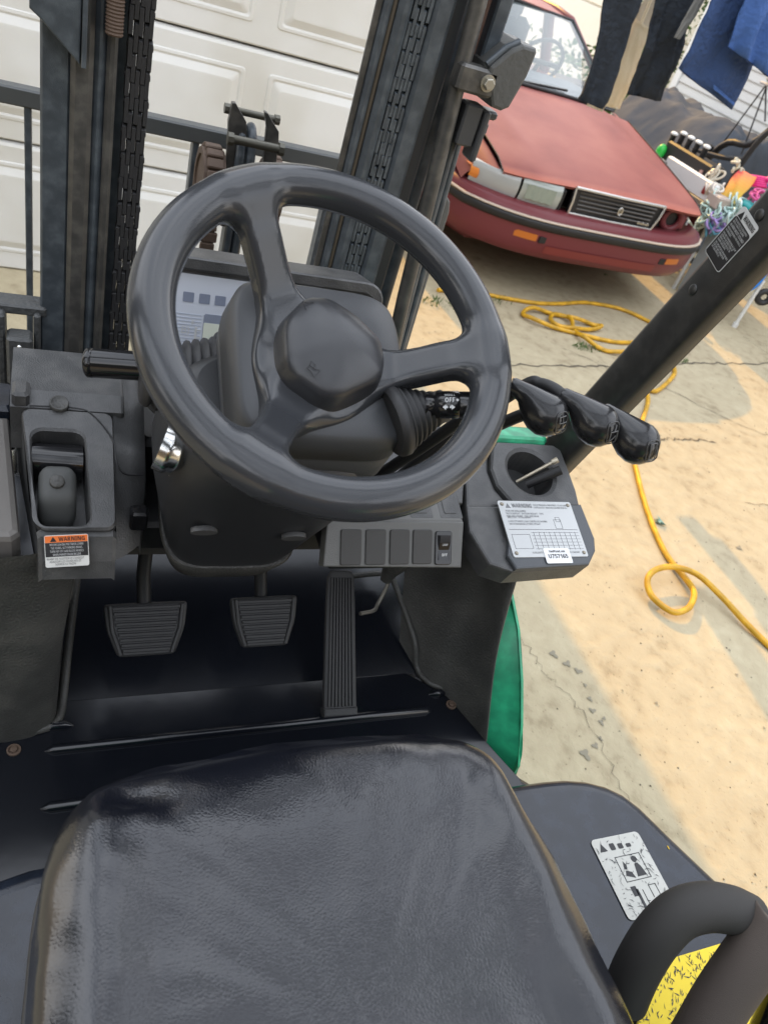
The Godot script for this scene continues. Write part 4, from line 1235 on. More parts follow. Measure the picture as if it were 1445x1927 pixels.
func build_column(F: Node) -> void:
	var sh := MB.new()
	var rr := []
	for l in [[0.135, 0.10, 0.05, 0.085], [0.14, 0.112, 0.055, 0.098], [0.16, 0.124, 0.06, 0.108], [0.20, 0.130, 0.06, 0.114], [0.27, 0.124, 0.06, 0.118], [0.34, 0.106, 0.055, 0.120], [0.40, 0.091, 0.05, 0.122], [0.428, 0.085, 0.05, 0.1225], [0.432, 0.082, 0.046, 0.119]]:
		rr.append(col_ring(l[0], l[1], l[2], l[3], 44, 2.7 + 8.0 * maxf(0.0, l[0] - 0.2), -0.008 + (l[0] - 0.13) * -0.05))
	sh.rings(rr, 0, true, true, -1)
	var so := part(F, "column_shroud", sh, bumpy(mat(Color(0.020, 0.021, 0.023), 0.42), t_fine, 0.05, 0.25))
	var lip := MB.new()
	lip.rings([col_ring(0.402, 0.0935, 0.05, 0.1245, 44, 4.6, -0.021), col_ring(0.406, 0.0955, 0.05, 0.1265, 44, 4.6, -0.021), col_ring(0.446, 0.084, 0.05, 0.1255, 44, 4.6, -0.023), col_ring(0.452, 0.080, 0.046, 0.121, 44, 4.6, -0.023)], 0)
	part(so, "shroud_skirt", lip, m_plastic2)
	for p in [[0.263, -0.0837, -0.1122], [0.272, 0.0269, -0.1166], [0.150, 0.0123, -0.1065]]:
		var d := MB.new()
		d.lathe([[0.0125, -0.006], [0.0125, 0.0000], [0.0115, 0.0005], [0.0105, -0.0004], [0.001, -0.0012]], frame(WF * V(p[1], p[2], -p[0]), V(1, 0, 0), V(0, -0.8756, -0.4831)) * Transform3D(Basis().scaled(V(1.25, 0.8, 1)), Vector3.ZERO), 22)
		part(so, "screw_recess", d, bumpy(mat(Color(0.075, 0.075, 0.075), 0.35), t_fine, 0.05, 0.2))
	# clamshell under the wheel hub
	var cs := MB.new()
	rr = []
	for l in [[0.064, 0.060, 0.065, 0.050], [0.068, 0.088, 0.098, 0.075], [0.075, 0.094, 0.104, 0.080], [0.115, 0.098, 0.107, 0.083], [0.116, 0.0965, 0.1055, 0.0815], [0.118, 0.098, 0.107, 0.083], [0.155, 0.096, 0.100, 0.090], [0.165, 0.088, 0.09, 0.084]]:
		rr.append(col_ring(l[0], l[1], l[2], l[3], 48, 5.5, 0.012))
	cs.rings(rr, 0, true, true, -1)
	part(F, "column_cover", cs, bumpy(mat(Color(0.055, 0.058, 0.063), 0.45), t_fine, 0.05, 0.3))
	# rubber bellows, direction lever on the left, indicator stalk on the right
	var bl := MB.new()
	var prof := []
	for k in 8:
		var r := lerpf(0.054, 0.034, k / 7.0)
		prof.append([r * 0.86, k * 0.0095]); prof.append([r, k * 0.0095 + 0.0028]); prof.append([r, k * 0.0095 + 0.0058])
	prof.append([0.030, 0.078]); prof.append([0.017, 0.079])
	bl.lathe([[0.056, -0.012], [0.060, -0.008], [0.060, 0.0]] + prof, frame(V(0.1642, 1.1378, -0.7415), V(0, 0.25, 1), V(0.05, 0.95, -0.2)), 30, 0)
	part(F, "bellows", bl, m_rubber)
	var dl := MB.new()
	dl.tube(P3([0.163, 1.150, -0.752, 0.039, 1.126, -0.785]), 0.0165, 20)
	var dlo := part(F, "direction_lever", dl, m_gloss)
	var de := MB.new()
	var ld := (V(0.039, 1.126, -0.785) - V(0.163, 1.150, -0.752)).normalized()
	de.tube(PackedVector3Array([V(0.039, 1.126, -0.785), V(0.039, 1.126, -0.785) + ld * 0.002, V(0.039, 1.126, -0.785) + ld * 0.007, V(0.039, 1.126, -0.785) + ld * 0.009]), PackedFloat32Array([0.0150, 0.0168, 0.0168, 0.0145]), 20)
	part(dlo, "lever_cap", de, m_gloss)
	var b2 := MB.new()
	var prof2 := []
	for k in 6:
		var r := lerpf(0.036, 0.020, k / 5.0)
		prof2.append([r * 0.85, k * 0.0072]); prof2.append([r, k * 0.0072 + 0.0022]); prof2.append([r, k * 0.0072 + 0.0046])
	prof2.append([0.018, 0.046]); prof2.append([0.018, 0.053]); prof2.append([0.0125, 0.0535])
	b2.lathe([[0.036, -0.012], [0.039, -0.008], [0.039, 0.0]] + prof2, frame(V(0.3363, 1.1988, -0.6065), V(0.15, -0.70, -0.70), V(-0.33, 0.66, -0.68)), 28, 0)
	part(F, "bellows", b2, m_rubber)
	var ST := frame(V(0.3658, 1.2260, -0.5987), V(0.915, 0.28, 0.29), V(-0.013, 0.74, -0.67))
	var sk := MB.new()
	sk.lathe([[0.0115, -0.01], [0.0115, 0.0], [0.0145, 0.0012], [0.0148, 0.024], [0.0142, 0.025]], ST * frame(V(0, 0, 0), V(0, 1, 0), V(0, 0, 1)), 22)
	sk.lathe([[0.0135, 0.025], [0.0142, 0.0262], [0.0138, 0.050], [0.0125, 0.060], [0.006, 0.062]], ST * frame(V(0, 0, 0), V(0, 1, 0), V(0, 0, 1)), 22)
	var sko := part(F, "indicator_stalk", sk, m_gloss)
	lettering(sko, "OFF", ST * V(0.0145, 0.003, 0.0149), ST.basis.x, ST.basis.y, 0.0050, m_pale, true, 0.010)
	lettering(sko, "SMALL", ST * V(0.0145, 0.0085, 0.0130), ST.basis.x, (ST.basis.y * 0.75 - ST.basis.z * 0.65), 0.0030, m_pale, false, 0.011)
	var ar := MB.new()
	for s in [1.0, -1.0]: ar.prism(P2([0.0135 + s * 0.0065, -0.0045, 0.0135 + s * 0.003, -0.0017, 0.0135 + s * 0.003, -0.0036, 0.0135 + s * 0.0008, -0.0036, 0.0135 + s * 0.0008, -0.0054, 0.0135 + s * 0.003, -0.0054, 0.0135 + s * 0.003, -0.0073]), 0.0140, 0.0150, 0.0, ST)
	ar.lathe([[0.0014, 0.014], [0.0014, 0.0150]], ST * frame(V(0.0225, 0.003, 0), V(1, 0, 0), V(0, 1, 0)), 10)
	part(sko, "stalk_mark", ar, m_pale)
	# chrome tilt knob with bolt
	var kb := MB.new()
	var KF := frame(V(0.128, 1.062, -0.705), V(0, 0.3, 0.95), V(0, 0.95, -0.3))
	KF = frame(V(0.122, 1.066, -0.705), V(0.15, 0.45, -0.88), V(0.25, 0.86, 0.45))
	KF.basis = Basis(KF.basis.x, KF.basis.y, KF.basis.z)
	kb.lathe([[0.0255, -0.016], [0.0262, -0.008], [0.0262, -0.004], [0.0245, -0.002], [0.0235, 0.004], [0.017, 0.010], [0.010, 0.012]], frame(V(0.1165, 1.107, -0.652), V(0.28, 0.0, -0.96), V(0.2, 0.97, 0.1)), 28)
	part(F, "tilt_knob", kb, m_chrome)
	var kc := MB.new()
	kc.lathe([[0.0125, 0.009], [0.0125, 0.015], [0.011, 0.0165], [0.001, 0.0168]], frame(V(0.1165, 1.107, -0.652), V(0.28, 0.0, -0.96), V(0.2, 0.97, 0.1)), 20)
	part(F, "knob_cap", kc, m_plastic)
	var kt := MB.new()
	kt.box(V(0.124, 1.074, -0.664), V(0.006, 0.022, 0.012), 0.001)
	kt.ball(V(0.119, 1.070, -0.660), V(0.0045, 0.0045, 0.0045))
	part(F, "knob_bolt", kt, mat(Color(0.42, 0.40, 0.34), 0.4, 0.7))

func build_pedals(F: Node) -> void:
	for p in [[0.1295, 0.690, -0.754, 0.0610], [0.311, 0.695, -0.754, 0.0545]]:
		var c := V(p[0], p[1], p[2])
		var pf := frame(c, V(1, 0.012, 0), V(0, 0.70, -0.714)).scaled_local(V(1, 0.75, 1))
		var w: float = p[3]
		var b := MB.new()
		b.prism(smooth_path2(P2([-w, 0.046, -w * 0.94, 0.052, w * 0.94, 0.053, w, 0.047, w * 0.93, 0.0, w * 0.70, -0.049, w * 0.6, -0.054, -w * 0.6, -0.054, -w * 0.70, -0.049, -w * 0.93, 0.0])), -0.012, 0.0, 0.005, pf)
		var po := part(F, "brake_pedal" if p[0] > 0.2 else "inching_pedal", b, m_rubber)
		for k in 9:
			var y := 0.043 - k * 0.0105
			var hw: float = w * (0.80 - 0.030 * k)
			var rb := MB.new()
			rb.prism(P2([-hw, y - 0.0036, hw, y - 0.0036, hw * 1.02, y + 0.0036, -hw * 1.02, y + 0.0036]), -0.001, 0.0038, 0.0016, pf)
			part(po, "pedal_rib", rb, m_rubber)
		for s in [-1.0, 1.0]:
			var fr := MB.new()
			fr.tube(P3(_flat(pf, [[s * w * 0.86, 0.048, 0.001], [s * w * 0.80, 0.0, 0.001], [s * w * 0.60, -0.049, 0.001]])), 0.0035, 6)
			part(po, "pedal_edge", fr, m_rubber)
		var st := MB.new()
		st.tube(P3([p[0] + 0.0, 0.67, -0.76, p[0] - 0.004, 0.74, -0.82, p[0] - 0.004, 0.88, -0.83]), 0.011, 8)
		part(po, "pedal_arm", st, m_black)
	var af := frame(V(0.4545, 0.638, -0.750), V(1, -0.03, 0.03), V(0.185, 0.56, -0.66))
	var ab := MB.new()
	ab.prism(smooth_path2(P2([-0.031, -0.124, -0.030, -0.06, -0.0275, 0.06, -0.025, 0.108, -0.018, 0.122, 0.018, 0.122, 0.0245, 0.114, 0.0265, 0.06, 0.0285, -0.06, 0.030, -0.124])), -0.008, 0.0, 0.004, af)
	ab.prism(P2([-0.0315, -0.128, 0.0305, -0.128, 0.0305, -0.112, -0.0315, -0.112]), -0.014, 0.0035, 0.004, af)
	var ao := part(F, "accelerator_pedal", ab, m_rubber)
	for k in 8:
		var x := -0.0198 + k * 0.0056
		var rb := MB.new()
		rb.prism(P2([x * 1.12 - 0.0019, -0.110, x * 1.12 + 0.0019, -0.110, x * 0.93 + 0.0017, 0.108, x * 0.93 - 0.0017, 0.108]), -0.001, 0.0032, 0.0012, af)
		part(ao, "pedal_rib", rb, m_rubber)
	var rod := MB.new()
	rod.tube(smooth_path(P3([0.495, 0.66, -0.79, 0.525, 0.655, -0.80, 0.538, 0.655, -0.815, 0.556, 0.69, -0.838, 0.552, 0.74, -0.86, 0.535, 0.80, -0.875]), 6), 0.0036, 8)
	part(ao, "pedal_rod", rod, mat(Color(0.16, 0.15, 0.13), 0.4, 0.5))

func smooth_path2(p: PackedVector2Array, per := 3) -> PackedVector2Array:
	var o := PackedVector2Array()
	var n := p.size()
	for i in n:
		var a := p[(i + n - 1) % n]; var b := p[i]; var c := p[(i + 1) % n]
		o.append(b.lerp(a, 0.16)); o.append(b * 0.86 + a * 0.07 + c * 0.07); o.append(b.lerp(c, 0.16))
	return o

func _flat(xf: Transform3D, pts: Array) -> Array:
	var o := []
	for p in pts:
		var w := xf * Vector3(p[0], p[1], p[2])
		o.append_array([w.x, w.y, w.z])
	return o

func build_levers(F: Node) -> void:
	var kn := [[V(0.510, 1.229, -0.605), V(0.469, 1.236, -0.632), [0.385, 0.965, -0.745, 0.393, 1.031, -0.715, 0.428, 1.13, -0.672, 0.455, 1.205, -0.644]],
		[V(0.563, 1.237, -0.580), V(0.534, 1.240, -0.604), [0.412, 0.965, -0.74, 0.421, 1.039, -0.707, 0.466, 1.145, -0.68, 0.503, 1.228, -0.651, 0.513, 1.240, -0.638, 0.523, 1.244, -0.622]],
		[V(0.605, 1.235, -0.553), V(0.578, 1.238, -0.585), [0.442, 0.965, -0.74, 0.45, 1.05, -0.70, 0.50, 1.15, -0.672, 0.548, 1.222, -0.632, 0.562, 1.234, -0.610]]]
	for i in 3:
		var k: Array = kn[i]
		var c: Vector3 = k[0]; var nk: Vector3 = k[1]
		var rd := MB.new()
		var pts := P3(k[2])
		pts.append(nk)
		rd.tube(smooth_path(pts, 6), 0.0078, 14)
		var ro := part(F, "control_lever", rd, m_black)
		var ax := (c - nk).normalized()
		var kb := MB.new()
		var L := nk.distance_to(c)
		var path := PackedVector3Array(); var rad := PackedFloat32Array()
		var R := 0.0250
		var cc := c + V(0.0, -0.004, 0.003)
		for e in [[-0.050, 0.0078], [-0.047, 0.0096], [-0.038, 0.0104], [-0.030, 0.0124], [-0.022, 0.0168], [-0.014, 0.0215], [-0.006, 0.0243], [0.002, 0.0250], [0.010, 0.0232], [0.016, 0.0195], [0.0205, 0.0145], [0.0235, 0.0085], [0.0245, 0.003]]:
			var drop := V(0.0, -0.010, 0.004) * smoothstep(-0.035, 0.0, e[0])
			path.append(c - V(0.0, -0.004, 0.0) + ax * (e[0] as float) + drop); rad.append(e[1])
		kb.tube(path, rad, 24, 0)
		cc = path[7]
		var ko := part(ro, "lever_knob", kb, m_knob)
		# moulded icon field on the side of the knob that looks at the driver
		var to_eye := (V(0, 1.61, 0) - c).normalized()
		var nrm := (to_eye * 0.75 + ax * 0.62 + V(0.15, 0, 0.1)).normalized()
		var kxx := (V(0.915, 0.28, 0.29) - nrm * nrm.dot(V(0.915, 0.28, 0.29))).normalized()
		var kyy := nrm.cross(kxx)
		var on_ball := func(p: Vector2) -> Vector3: return cc + (nrm + kxx * p.x + kyy * p.y).normalized() * (R + 0.0002)
		var fr := MB.new()
		var loop := PackedVector3Array()
		for p in round_rect(-0.36, -0.60, 0.36, 0.60, 0.22, 4): loop.append(on_ball.call(p))
		loop.append(loop[0])
		fr.tube(loop, 0.0008, 6)
		part(ro, "knob_face", fr, mat(Color(0.05, 0.05, 0.05), 0.3))
		var ic := MB.new()
		var bars := [[[-0.2, 0.35, 0.2, 0.35], [-0.2, 0.05, 0.2, 0.05], [-0.2, -0.3, 0.2, -0.3], [0, -0.45, 0, 0.45], [-0.2, 0.05, -0.2, 0.35]], [[-0.2, -0.4, -0.2, 0.4], [0.2, -0.4, 0.2, 0.1], [-0.2, 0.1, 0.2, 0.1], [0.0, 0.1, 0.15, 0.42], [-0.2, -0.4, 0.1, -0.1]], [[-0.18, -0.42, 0.18, -0.42], [0.18, -0.42, 0.18, 0.42], [0.18, 0.42, -0.18, 0.42], [-0.18, 0.42, -0.18, -0.42]]][i] as Array
		for b in bars: ic.tube(PackedVector3Array([on_ball.call(Vector2(b[0], b[1])), on_ball.call(Vector2((b[0] + b[2]) / 2, (b[1] + b[3]) / 2)), on_ball.call(Vector2(b[2], b[3]))]), 0.0007, 6)
		part(ro, "knob_symbol", ic, mat(Color(0.10, 0.10, 0.10), 0.35))
	for k in 3:
		var bt := MB.new()
		bt.lathe([[0.016, -0.004], [0.016, 0.004], [0.0115, 0.010], [0.0105, 0.014]], DF * frame(V(0.405 + k * 0.048, 0.030, 0.0), V(1, 0, 0), V(0, 1, 0)), 18)
		part(F, "lever_boot", bt, m_rubber)
	var tp := MB.new()
	tp.prism(P2([0.345, -0.002, 0.556, 0.0, 0.590, 0.10, 0.345, 0.10]), -0.05, -0.003, 0.003, DF)
	part(F, "lever_plate", tp, m_plastic)

func build_wheel(F: Node) -> void:
	var wm := surface_net(wheel_field, Vector3(-0.2, -0.2, -0.10), Vector3(0.2, 0.2, 0.03), 0.0042, WF)
	var w := put(F, "steering_wheel", wm, m_rim)
	# raised six-sided pad with one broad rounded shoulder
	var raw := P2([-0.0407, -0.0258, -0.0007, -0.0546, 0.0548, -0.0274, 0.0610, -0.0068, 0.0594, 0.0171, 0.0365, 0.0416, 0.0094, 0.0584, -0.0146, 0.0554, -0.0395, 0.0263])
	var ctr := Vector2.ZERO
	for p in raw: ctr += p / raw.size()
	var po := PackedVector2Array()
	for i in raw.size():
		var p0 := raw[i].lerp(raw[(i + raw.size() - 1) % raw.size()], 0.33); var p1 := raw[i].lerp(raw[(i + 1) % raw.size()], 0.33)
		for k in 7:
			var t := k / 6.0
			po.append(p0.lerp(raw[i], t).lerp(raw[i].lerp(p1, t), t))
	var pd := MB.new()
	var rr := []
	for l in [[-0.080, 1.20], [-0.060, 1.15], [-0.034, 1.055], [-0.030, 1.03], [-0.0272, 0.985], [-0.0248, 0.92], [-0.0212, 0.78], [-0.0178, 0.60], [-0.0152, 0.40], [-0.0138, 0.2], [-0.0134, 0.03]]:
		var q := PackedVector3Array()
		for p in po: q.append(WF * Vector3(ctr.x + (p.x - ctr.x) * l[1], ctr.y + (p.y - ctr.y) * l[1], l[0]))
		rr.append(q)
	pd.rings(rr, 0, true, true, 0)
	part(w, "horn_pad", pd, m_pad)
	# moulded horn marks, one towards each lobe
	for q in [[-0.0208, -0.0340, -2.30], [0.0518, 0.0014, 0.30], [-0.0172, 0.0457, 1.90]]:
		var hx := WF * frame(V(q[0] * 0.93, q[1] * 0.93, -0.0130 - 0.0118 * (q[0] * q[0] + q[1] * q[1]) / 0.0029), V(cos(q[2] + 1.57), sin(q[2] + 1.57), 0), V(cos(q[2] + 3.14), sin(q[2] + 3.14), 0))
		var hb := MB.new()
		hb.tube(P3(_flat(hx, [[-0.006, -0.003, 0.0], [0.0, -0.003, 0.0], [0.005, -0.006, 0.0], [0.005, 0.005, 0.0], [0.0, 0.002, 0.0], [-0.006, 0.002, 0.0], [-0.006, -0.003, 0.0]])), 0.0004, 6)
		hb.tube(P3(_flat(hx, [[-0.006, 0.002, 0.0], [-0.008, 0.006, 0.0], [-0.002, 0.006, 0.0], [-0.001, 0.002, 0.0]])), 0.0004, 6)
		part(w, "horn_symbol", hb, m_black)

func build_seat(F: Node) -> void:
	# cushion: rings from the skirt up over the rolled edge to the middle
	var o := P3([-0.014, 0, -0.196, -0.012, 0, -0.235, -0.008, 0, -0.285, 0.001, 0, -0.325, 0.018, 0, -0.357, 0.045, 0, -0.376, 0.11, 0, -0.388, 0.19, 0, -0.395, 0.288, 0, -0.395, 0.367, 0, -0.388, 0.410, 0, -0.376, 0.436, 0, -0.354, 0.449, 0, -0.320, 0.456, 0, -0.285, 0.463, 0, -0.25, 0.468, 0, -0.20, 0.470, 0, -0.14, 0.468, 0, -0.06, 0.462, 0, 0.03, 0.44, 0, 0.09, 0.38, 0, 0.12, 0.23, 0, 0.125, 0.08, 0, 0.12, 0.02, 0, 0.09, -0.008, 0, 0.03, -0.014, 0, -0.08])
	o = smooth_path(o, 5, true)
	var c := V(0.228, 0, -0.13)
	var nz := FastNoiseLite.new(); nz.seed = 4; nz.frequency = 9.0; nz.fractal_octaves = 3
	var rr := []
	var lv := [[0.985, 0.845], [1.0, 0.865], [1.004, 0.895], [1.003, 0.918], [0.992, 0.935], [0.972, 0.948], [0.945, 0.9565], [0.90, 0.9625], [0.85, 0.9645], [0.80, 0.9650], [0.74, 0.9645], [0.67, 0.9635], [0.60, 0.9620], [0.52, 0.961], [0.44, 0.960], [0.36, 0.959], [0.27, 0.9585], [0.18, 0.958], [0.09, 0.958], [0.02, 0.958]]
	for l in lv:
		var q := PackedVector3Array()
		for p in o:
			var d: Vector3 = c + (p - c) * (l[0] as float)
			var y: float = l[1]
			var top := clampf((l[0] - 0.0) / 0.9, 0, 1)
			# bolster ridge near the sides, dip in the middle, puckers at the front corners
			var ex := absf(d.x - 0.228) / 0.235
			if l[1] > 0.94:
				y += 0.010 * smoothstep(0.60, 0.84, ex) * (1.0 - smoothstep(0.86, 0.97, ex)) - 0.004 * smoothstep(0.84, 0.90, ex) * (1.0 - smoothstep(0.93, 0.99, ex))
				y += nz.get_noise_3d(d.x, 0.0, d.z) * 0.0055 * (0.4 + 0.6 * top)
				y += nz.get_noise_3d(d.x * 3.0 + 5.0, 1.0, d.z * 2.2) * 0.0012
				var pu := Vector2(d.x - 0.062, d.z + 0.345)
				y -= 0.011 * exp(-(pu.x * pu.x * 1600.0 + pu.y * pu.y * 5200.0)) - 0.006 * exp(-((pu.x - 0.012) * (pu.x - 0.012) * 2200.0 + (pu.y - 0.018) * (pu.y - 0.018) * 5200.0))
				var p2 := Vector2(d.x - 0.06, d.z + 0.11)
				y -= 0.006 * exp(-(p2.x * p2.x * 3600.0 + p2.y * p2.y * 900.0)) + 0.005 * exp(-((d.x - 0.385) * (d.x - 0.385) * 3000.0 + (d.z + 0.10) * (d.z + 0.10) * 1500.0))
				y -= 0.010 * smoothstep(-0.29, -0.39, d.z) * (1.0 - smoothstep(0.97, 1.0, l[0]))
			elif l[0] > 0.9:
				d += (p - c).normalized() * nz.get_noise_3d(d.x * 1.5, y * 3.0, d.z * 1.5) * 0.004
			q.append(V(d.x, y, d.z))
		rr.append(q)
	var b := MB.new()
	b.rings(rr, 0, true, true, 0)
	var so := part(F, "seat", b, m_vinyl)
	var pi := MB.new()
	var pp := PackedVector3Array()
	for p: Vector3 in o: pp.append(c + (p - c) * 1.004 + V(0, 0.868 + nz.get_noise_2d(p.x * 2, p.z * 2) * 0.004, 0))
	pp.append(pp[0])
	pi.tube(pp, 0.0045, 8)
	part(so, "seat_piping", pi, m_rubber)
	var sb := MB.new()
	sb.box(V(0.228, 0.795, -0.10), V(0.42, 0.10, 0.40), 0.02)
	part(so, "seat_base", sb, m_black)
	var bk := MB.new()
	bk.box(V(0.228, 1.20, 0.19), V(0.44, 0.55, 0.11), 0.04)
	part(so, "backrest", bk, m_vinyl)
	# hip restraint: foam-wrapped hoops at the right of the seat
	var h1 := MB.new()
	h1.tube(smooth_path(P3([0.552, 0.822, -0.118, 0.556, 0.862, -0.134, 0.566, 0.902, -0.148, 0.585, 0.927, -0.156, 0.612, 0.938, -0.154, 0.640, 0.937, -0.146, 0.668, 0.925, -0.138]), 8), 0.0238, 22)
	part(so, "hip_restraint", h1, m_foam)
	var h0 := MB.new()
	h0.tube(P3([0.550, 0.76, -0.09, 0.552, 0.83, -0.120]), 0.0195, 18)
	part(so, "restraint_tube", h0, m_gloss)
	h0 = MB.new()
	h0.tube(smooth_path(P3([0.75, 0.90, -0.10, 0.72, 0.89, -0.085, 0.71, 0.84, -0.06, 0.70, 0.78, -0.03]), 6), 0.0195, 16)
	part(so, "restraint_tube", h0, m_gloss)
	var h2 := MB.new()
	h2.tube(smooth_path(P3([0.672, 0.950, -0.120, 0.667, 0.944, -0.118, 0.648, 0.920, -0.105, 0.622, 0.880, -0.085, 0.600, 0.84, -0.063, 0.58, 0.79, -0.04]), 8), PackedFloat32Array([.020, .024, .026, .027, .0272, .0272, .0272, .0272, .0272, .0272, .0272, .0272, .0272, .0272, .0272, .0272, .0272, .0272, .0272, .0272, .0272, .0272, .0272, .0272, .0272, .0272, .0272, .0272, .0272, .0272, .0272, .0272, .0272, .0272, .0272, .0272, .0272, .0272, .0272, .0272, .029]), 24)
	part(so, "hip_restraint", h2, bumpy(mat(Color(0.072, 0.057, 0.048), 0.75), t_fine, 0.10, 1.0))

func build_guard(F: Node) -> void:
	# overhead guard: leaning front pillars, rear pillars, roof frame with bars
	for s in 2:
		var x := 0.775 if s == 0 else -0.225
		var b := MB.new()
		var lean := V(0, 0.956, 0.293)
		var fw := V(0, 0.293, -0.956)
		var base := V(x, 1.0, -0.852)
		var prf := P2([0.0, -0.034, 0.006, -0.040, 0.070, -0.040, 0.076, -0.034, 0.076, 0.034, 0.070, 0.040, 0.006, 0.040, 0.0, 0.034])
		b.prism(P2([0.010, -0.0365, 0.030, -0.0365, 0.037, -0.030, 0.037, 0.030, 0.030, 0.036, 0.012, 0.036, 0.004, 0.033, 0.0, 0.026, 0.0, -0.026, 0.003, -0.033]), -0.16, 1.16, 0.0, Transform3D(Basis(V(1, 0, 0), fw, lean) , base), 0)
		var po := part(F, "guard_pillar", b, m_pillar)
		if s == 0:
			for q in [V(0.7745, 1.3349, -0.7595), V(0.7745, 1.4497, -0.7257)]:
				var pb := MB.new()
				pb.ball(q, V(0.0025, 0.0075, 0.0075), Transform3D(), 14, 8)
				part(po, "pillar_plug", pb, m_pillar)
		if s == 0: pillar_label(po, Transform3D(Basis(fw * -1.0, lean, V(-1, 0, 0)), base + V(-0.0004, 0, 0)))
	for x in [-0.17, 0.80]:
		var b := MB.new()
		b.box(V(x, 1.55, 0.78), V(0.07, 1.1, 0.08), 0.01)
		part(F, "guard_pillar", b, m_pillar)
	var rf := MB.new()
	rf.box(V(0.312, 2.13, -0.475), V(1.06, 0.06, 0.06), 0.012)
	rf.box(V(0.312, 2.13, 0.80), V(1.06, 0.06, 0.06), 0.012)
	rf.box(V(-0.19, 2.13, 0.20), V(0.06, 0.06, 1.22), 0.012)
	rf.box(V(0.815, 2.13, 0.20), V(0.06, 0.06, 1.13), 0.012)
	var ro := part(F, "guard_roof", rf, m_pillar)
	for k in 8:
		var b := MB.new()
		b.box(V(-0.08 + k * 0.112, 2.13, 0.18), V(0.030, 0.045, 1.24), 0.004)
		part(ro, "roof_bar", b, m_pillar)

func pillar_label(po: Node, xf: Transform3D) -> void:
	# label lies along the inner face: local x towards the rear, y up the pillar
	var c := V(-0.018, 0.4235, 0)
	var L := (xf * Transform3D(Basis(), c)).scaled_local(V(1.0, 0.83, 1.0))
	# written so that it reads with the head at the top of the pillar
	var b := MB.new()
	b.prism(round_rect(-0.0215, -0.043, 0.0215, 0.043, 0.005, 4), 0.0, 0.0006, 0.0, L)
	var lo := part(po, "warning_label", b, m_pale)
	tag(lo, "black back-up alarm warning label with white border on the pillar")
	var k := MB.new()
	k.prism(round_rect(-0.0203, -0.0418, 0.0203, 0.0262, 0.004, 4), 0.0004, 0.0010, 0.0, L)
	k.prism(P2([-0.0185, 0.0272, -0.0085, 0.0272, -0.0135, 0.0385]), 0.0004, 0.0010, 0.0, L)
	part(lo, "label_field", k, m_ink)
	lettering(lo, "WARNING", L * V(0.0055, 0.034, 0.0009), L.basis.x, L.basis.y, 0.0064, m_ink, true, 0.026)
	var rows := [["THIS VEHICLE IS EQUIPPED", 0.0225, 0.0024, .033], ["WITH A BACK UP ALARM.", 0.0185, 0.0024, .030], ["ALARM MUST SOUND!", 0.0130, 0.0040, .036], ["WHEN OPERATING THIS VEHICLE", 0.0072, 0.0024, .036], ["IN REVERSE.", 0.0030, 0.0024, .015], ["FAILURE TO MAINTAIN A CLEAR", -0.0025, 0.0024, .036], ["VIEW IN THE DIRECTION OF", -0.0065, 0.0024, .032], ["TRAVEL COULD RESULT IN", -0.0105, 0.0024, .030], ["INJURY OR DEATH.", -0.0145, 0.0024, .022], ["THE OPERATOR IS RESPONSIBLE", -0.0200, 0.0024, .036], ["FOR THE SAFE OPERATION", -0.0240, 0.0024, .030], ["OF THIS VEHICLE.", -0.0280, 0.0024, .022]]
	for r in rows: lettering(lo, r[0], L * V(-0.0175 + r[3] / 2, r[1], 0.0014), L.basis.x, L.basis.y, r[2] * 0.86, m_pale, false, r[3])

# ---------------------------------------------------------------- red saloon car
var CX := Transform3D()
func cp(u: float, y: float, w: float) -> Vector3: return CX * Vector3(u, y, w)
func plan(u: float) -> float: return -0.29 * pow(absf(u) / 0.86, 4.2)
func mirror_ring(h: Array, w: float) -> PackedVector3Array:   # right half (u,y) from the bottom centre up to the top centre, made whole
	var q := PackedVector3Array()
	for p in h: q.append(cp(p[0], p[1], w))
	for i in range(h.size() - 1, -1, -1):
		if h[i][0] > 0.001: q.append(cp(-h[i][0], h[i][1], w))
	return q

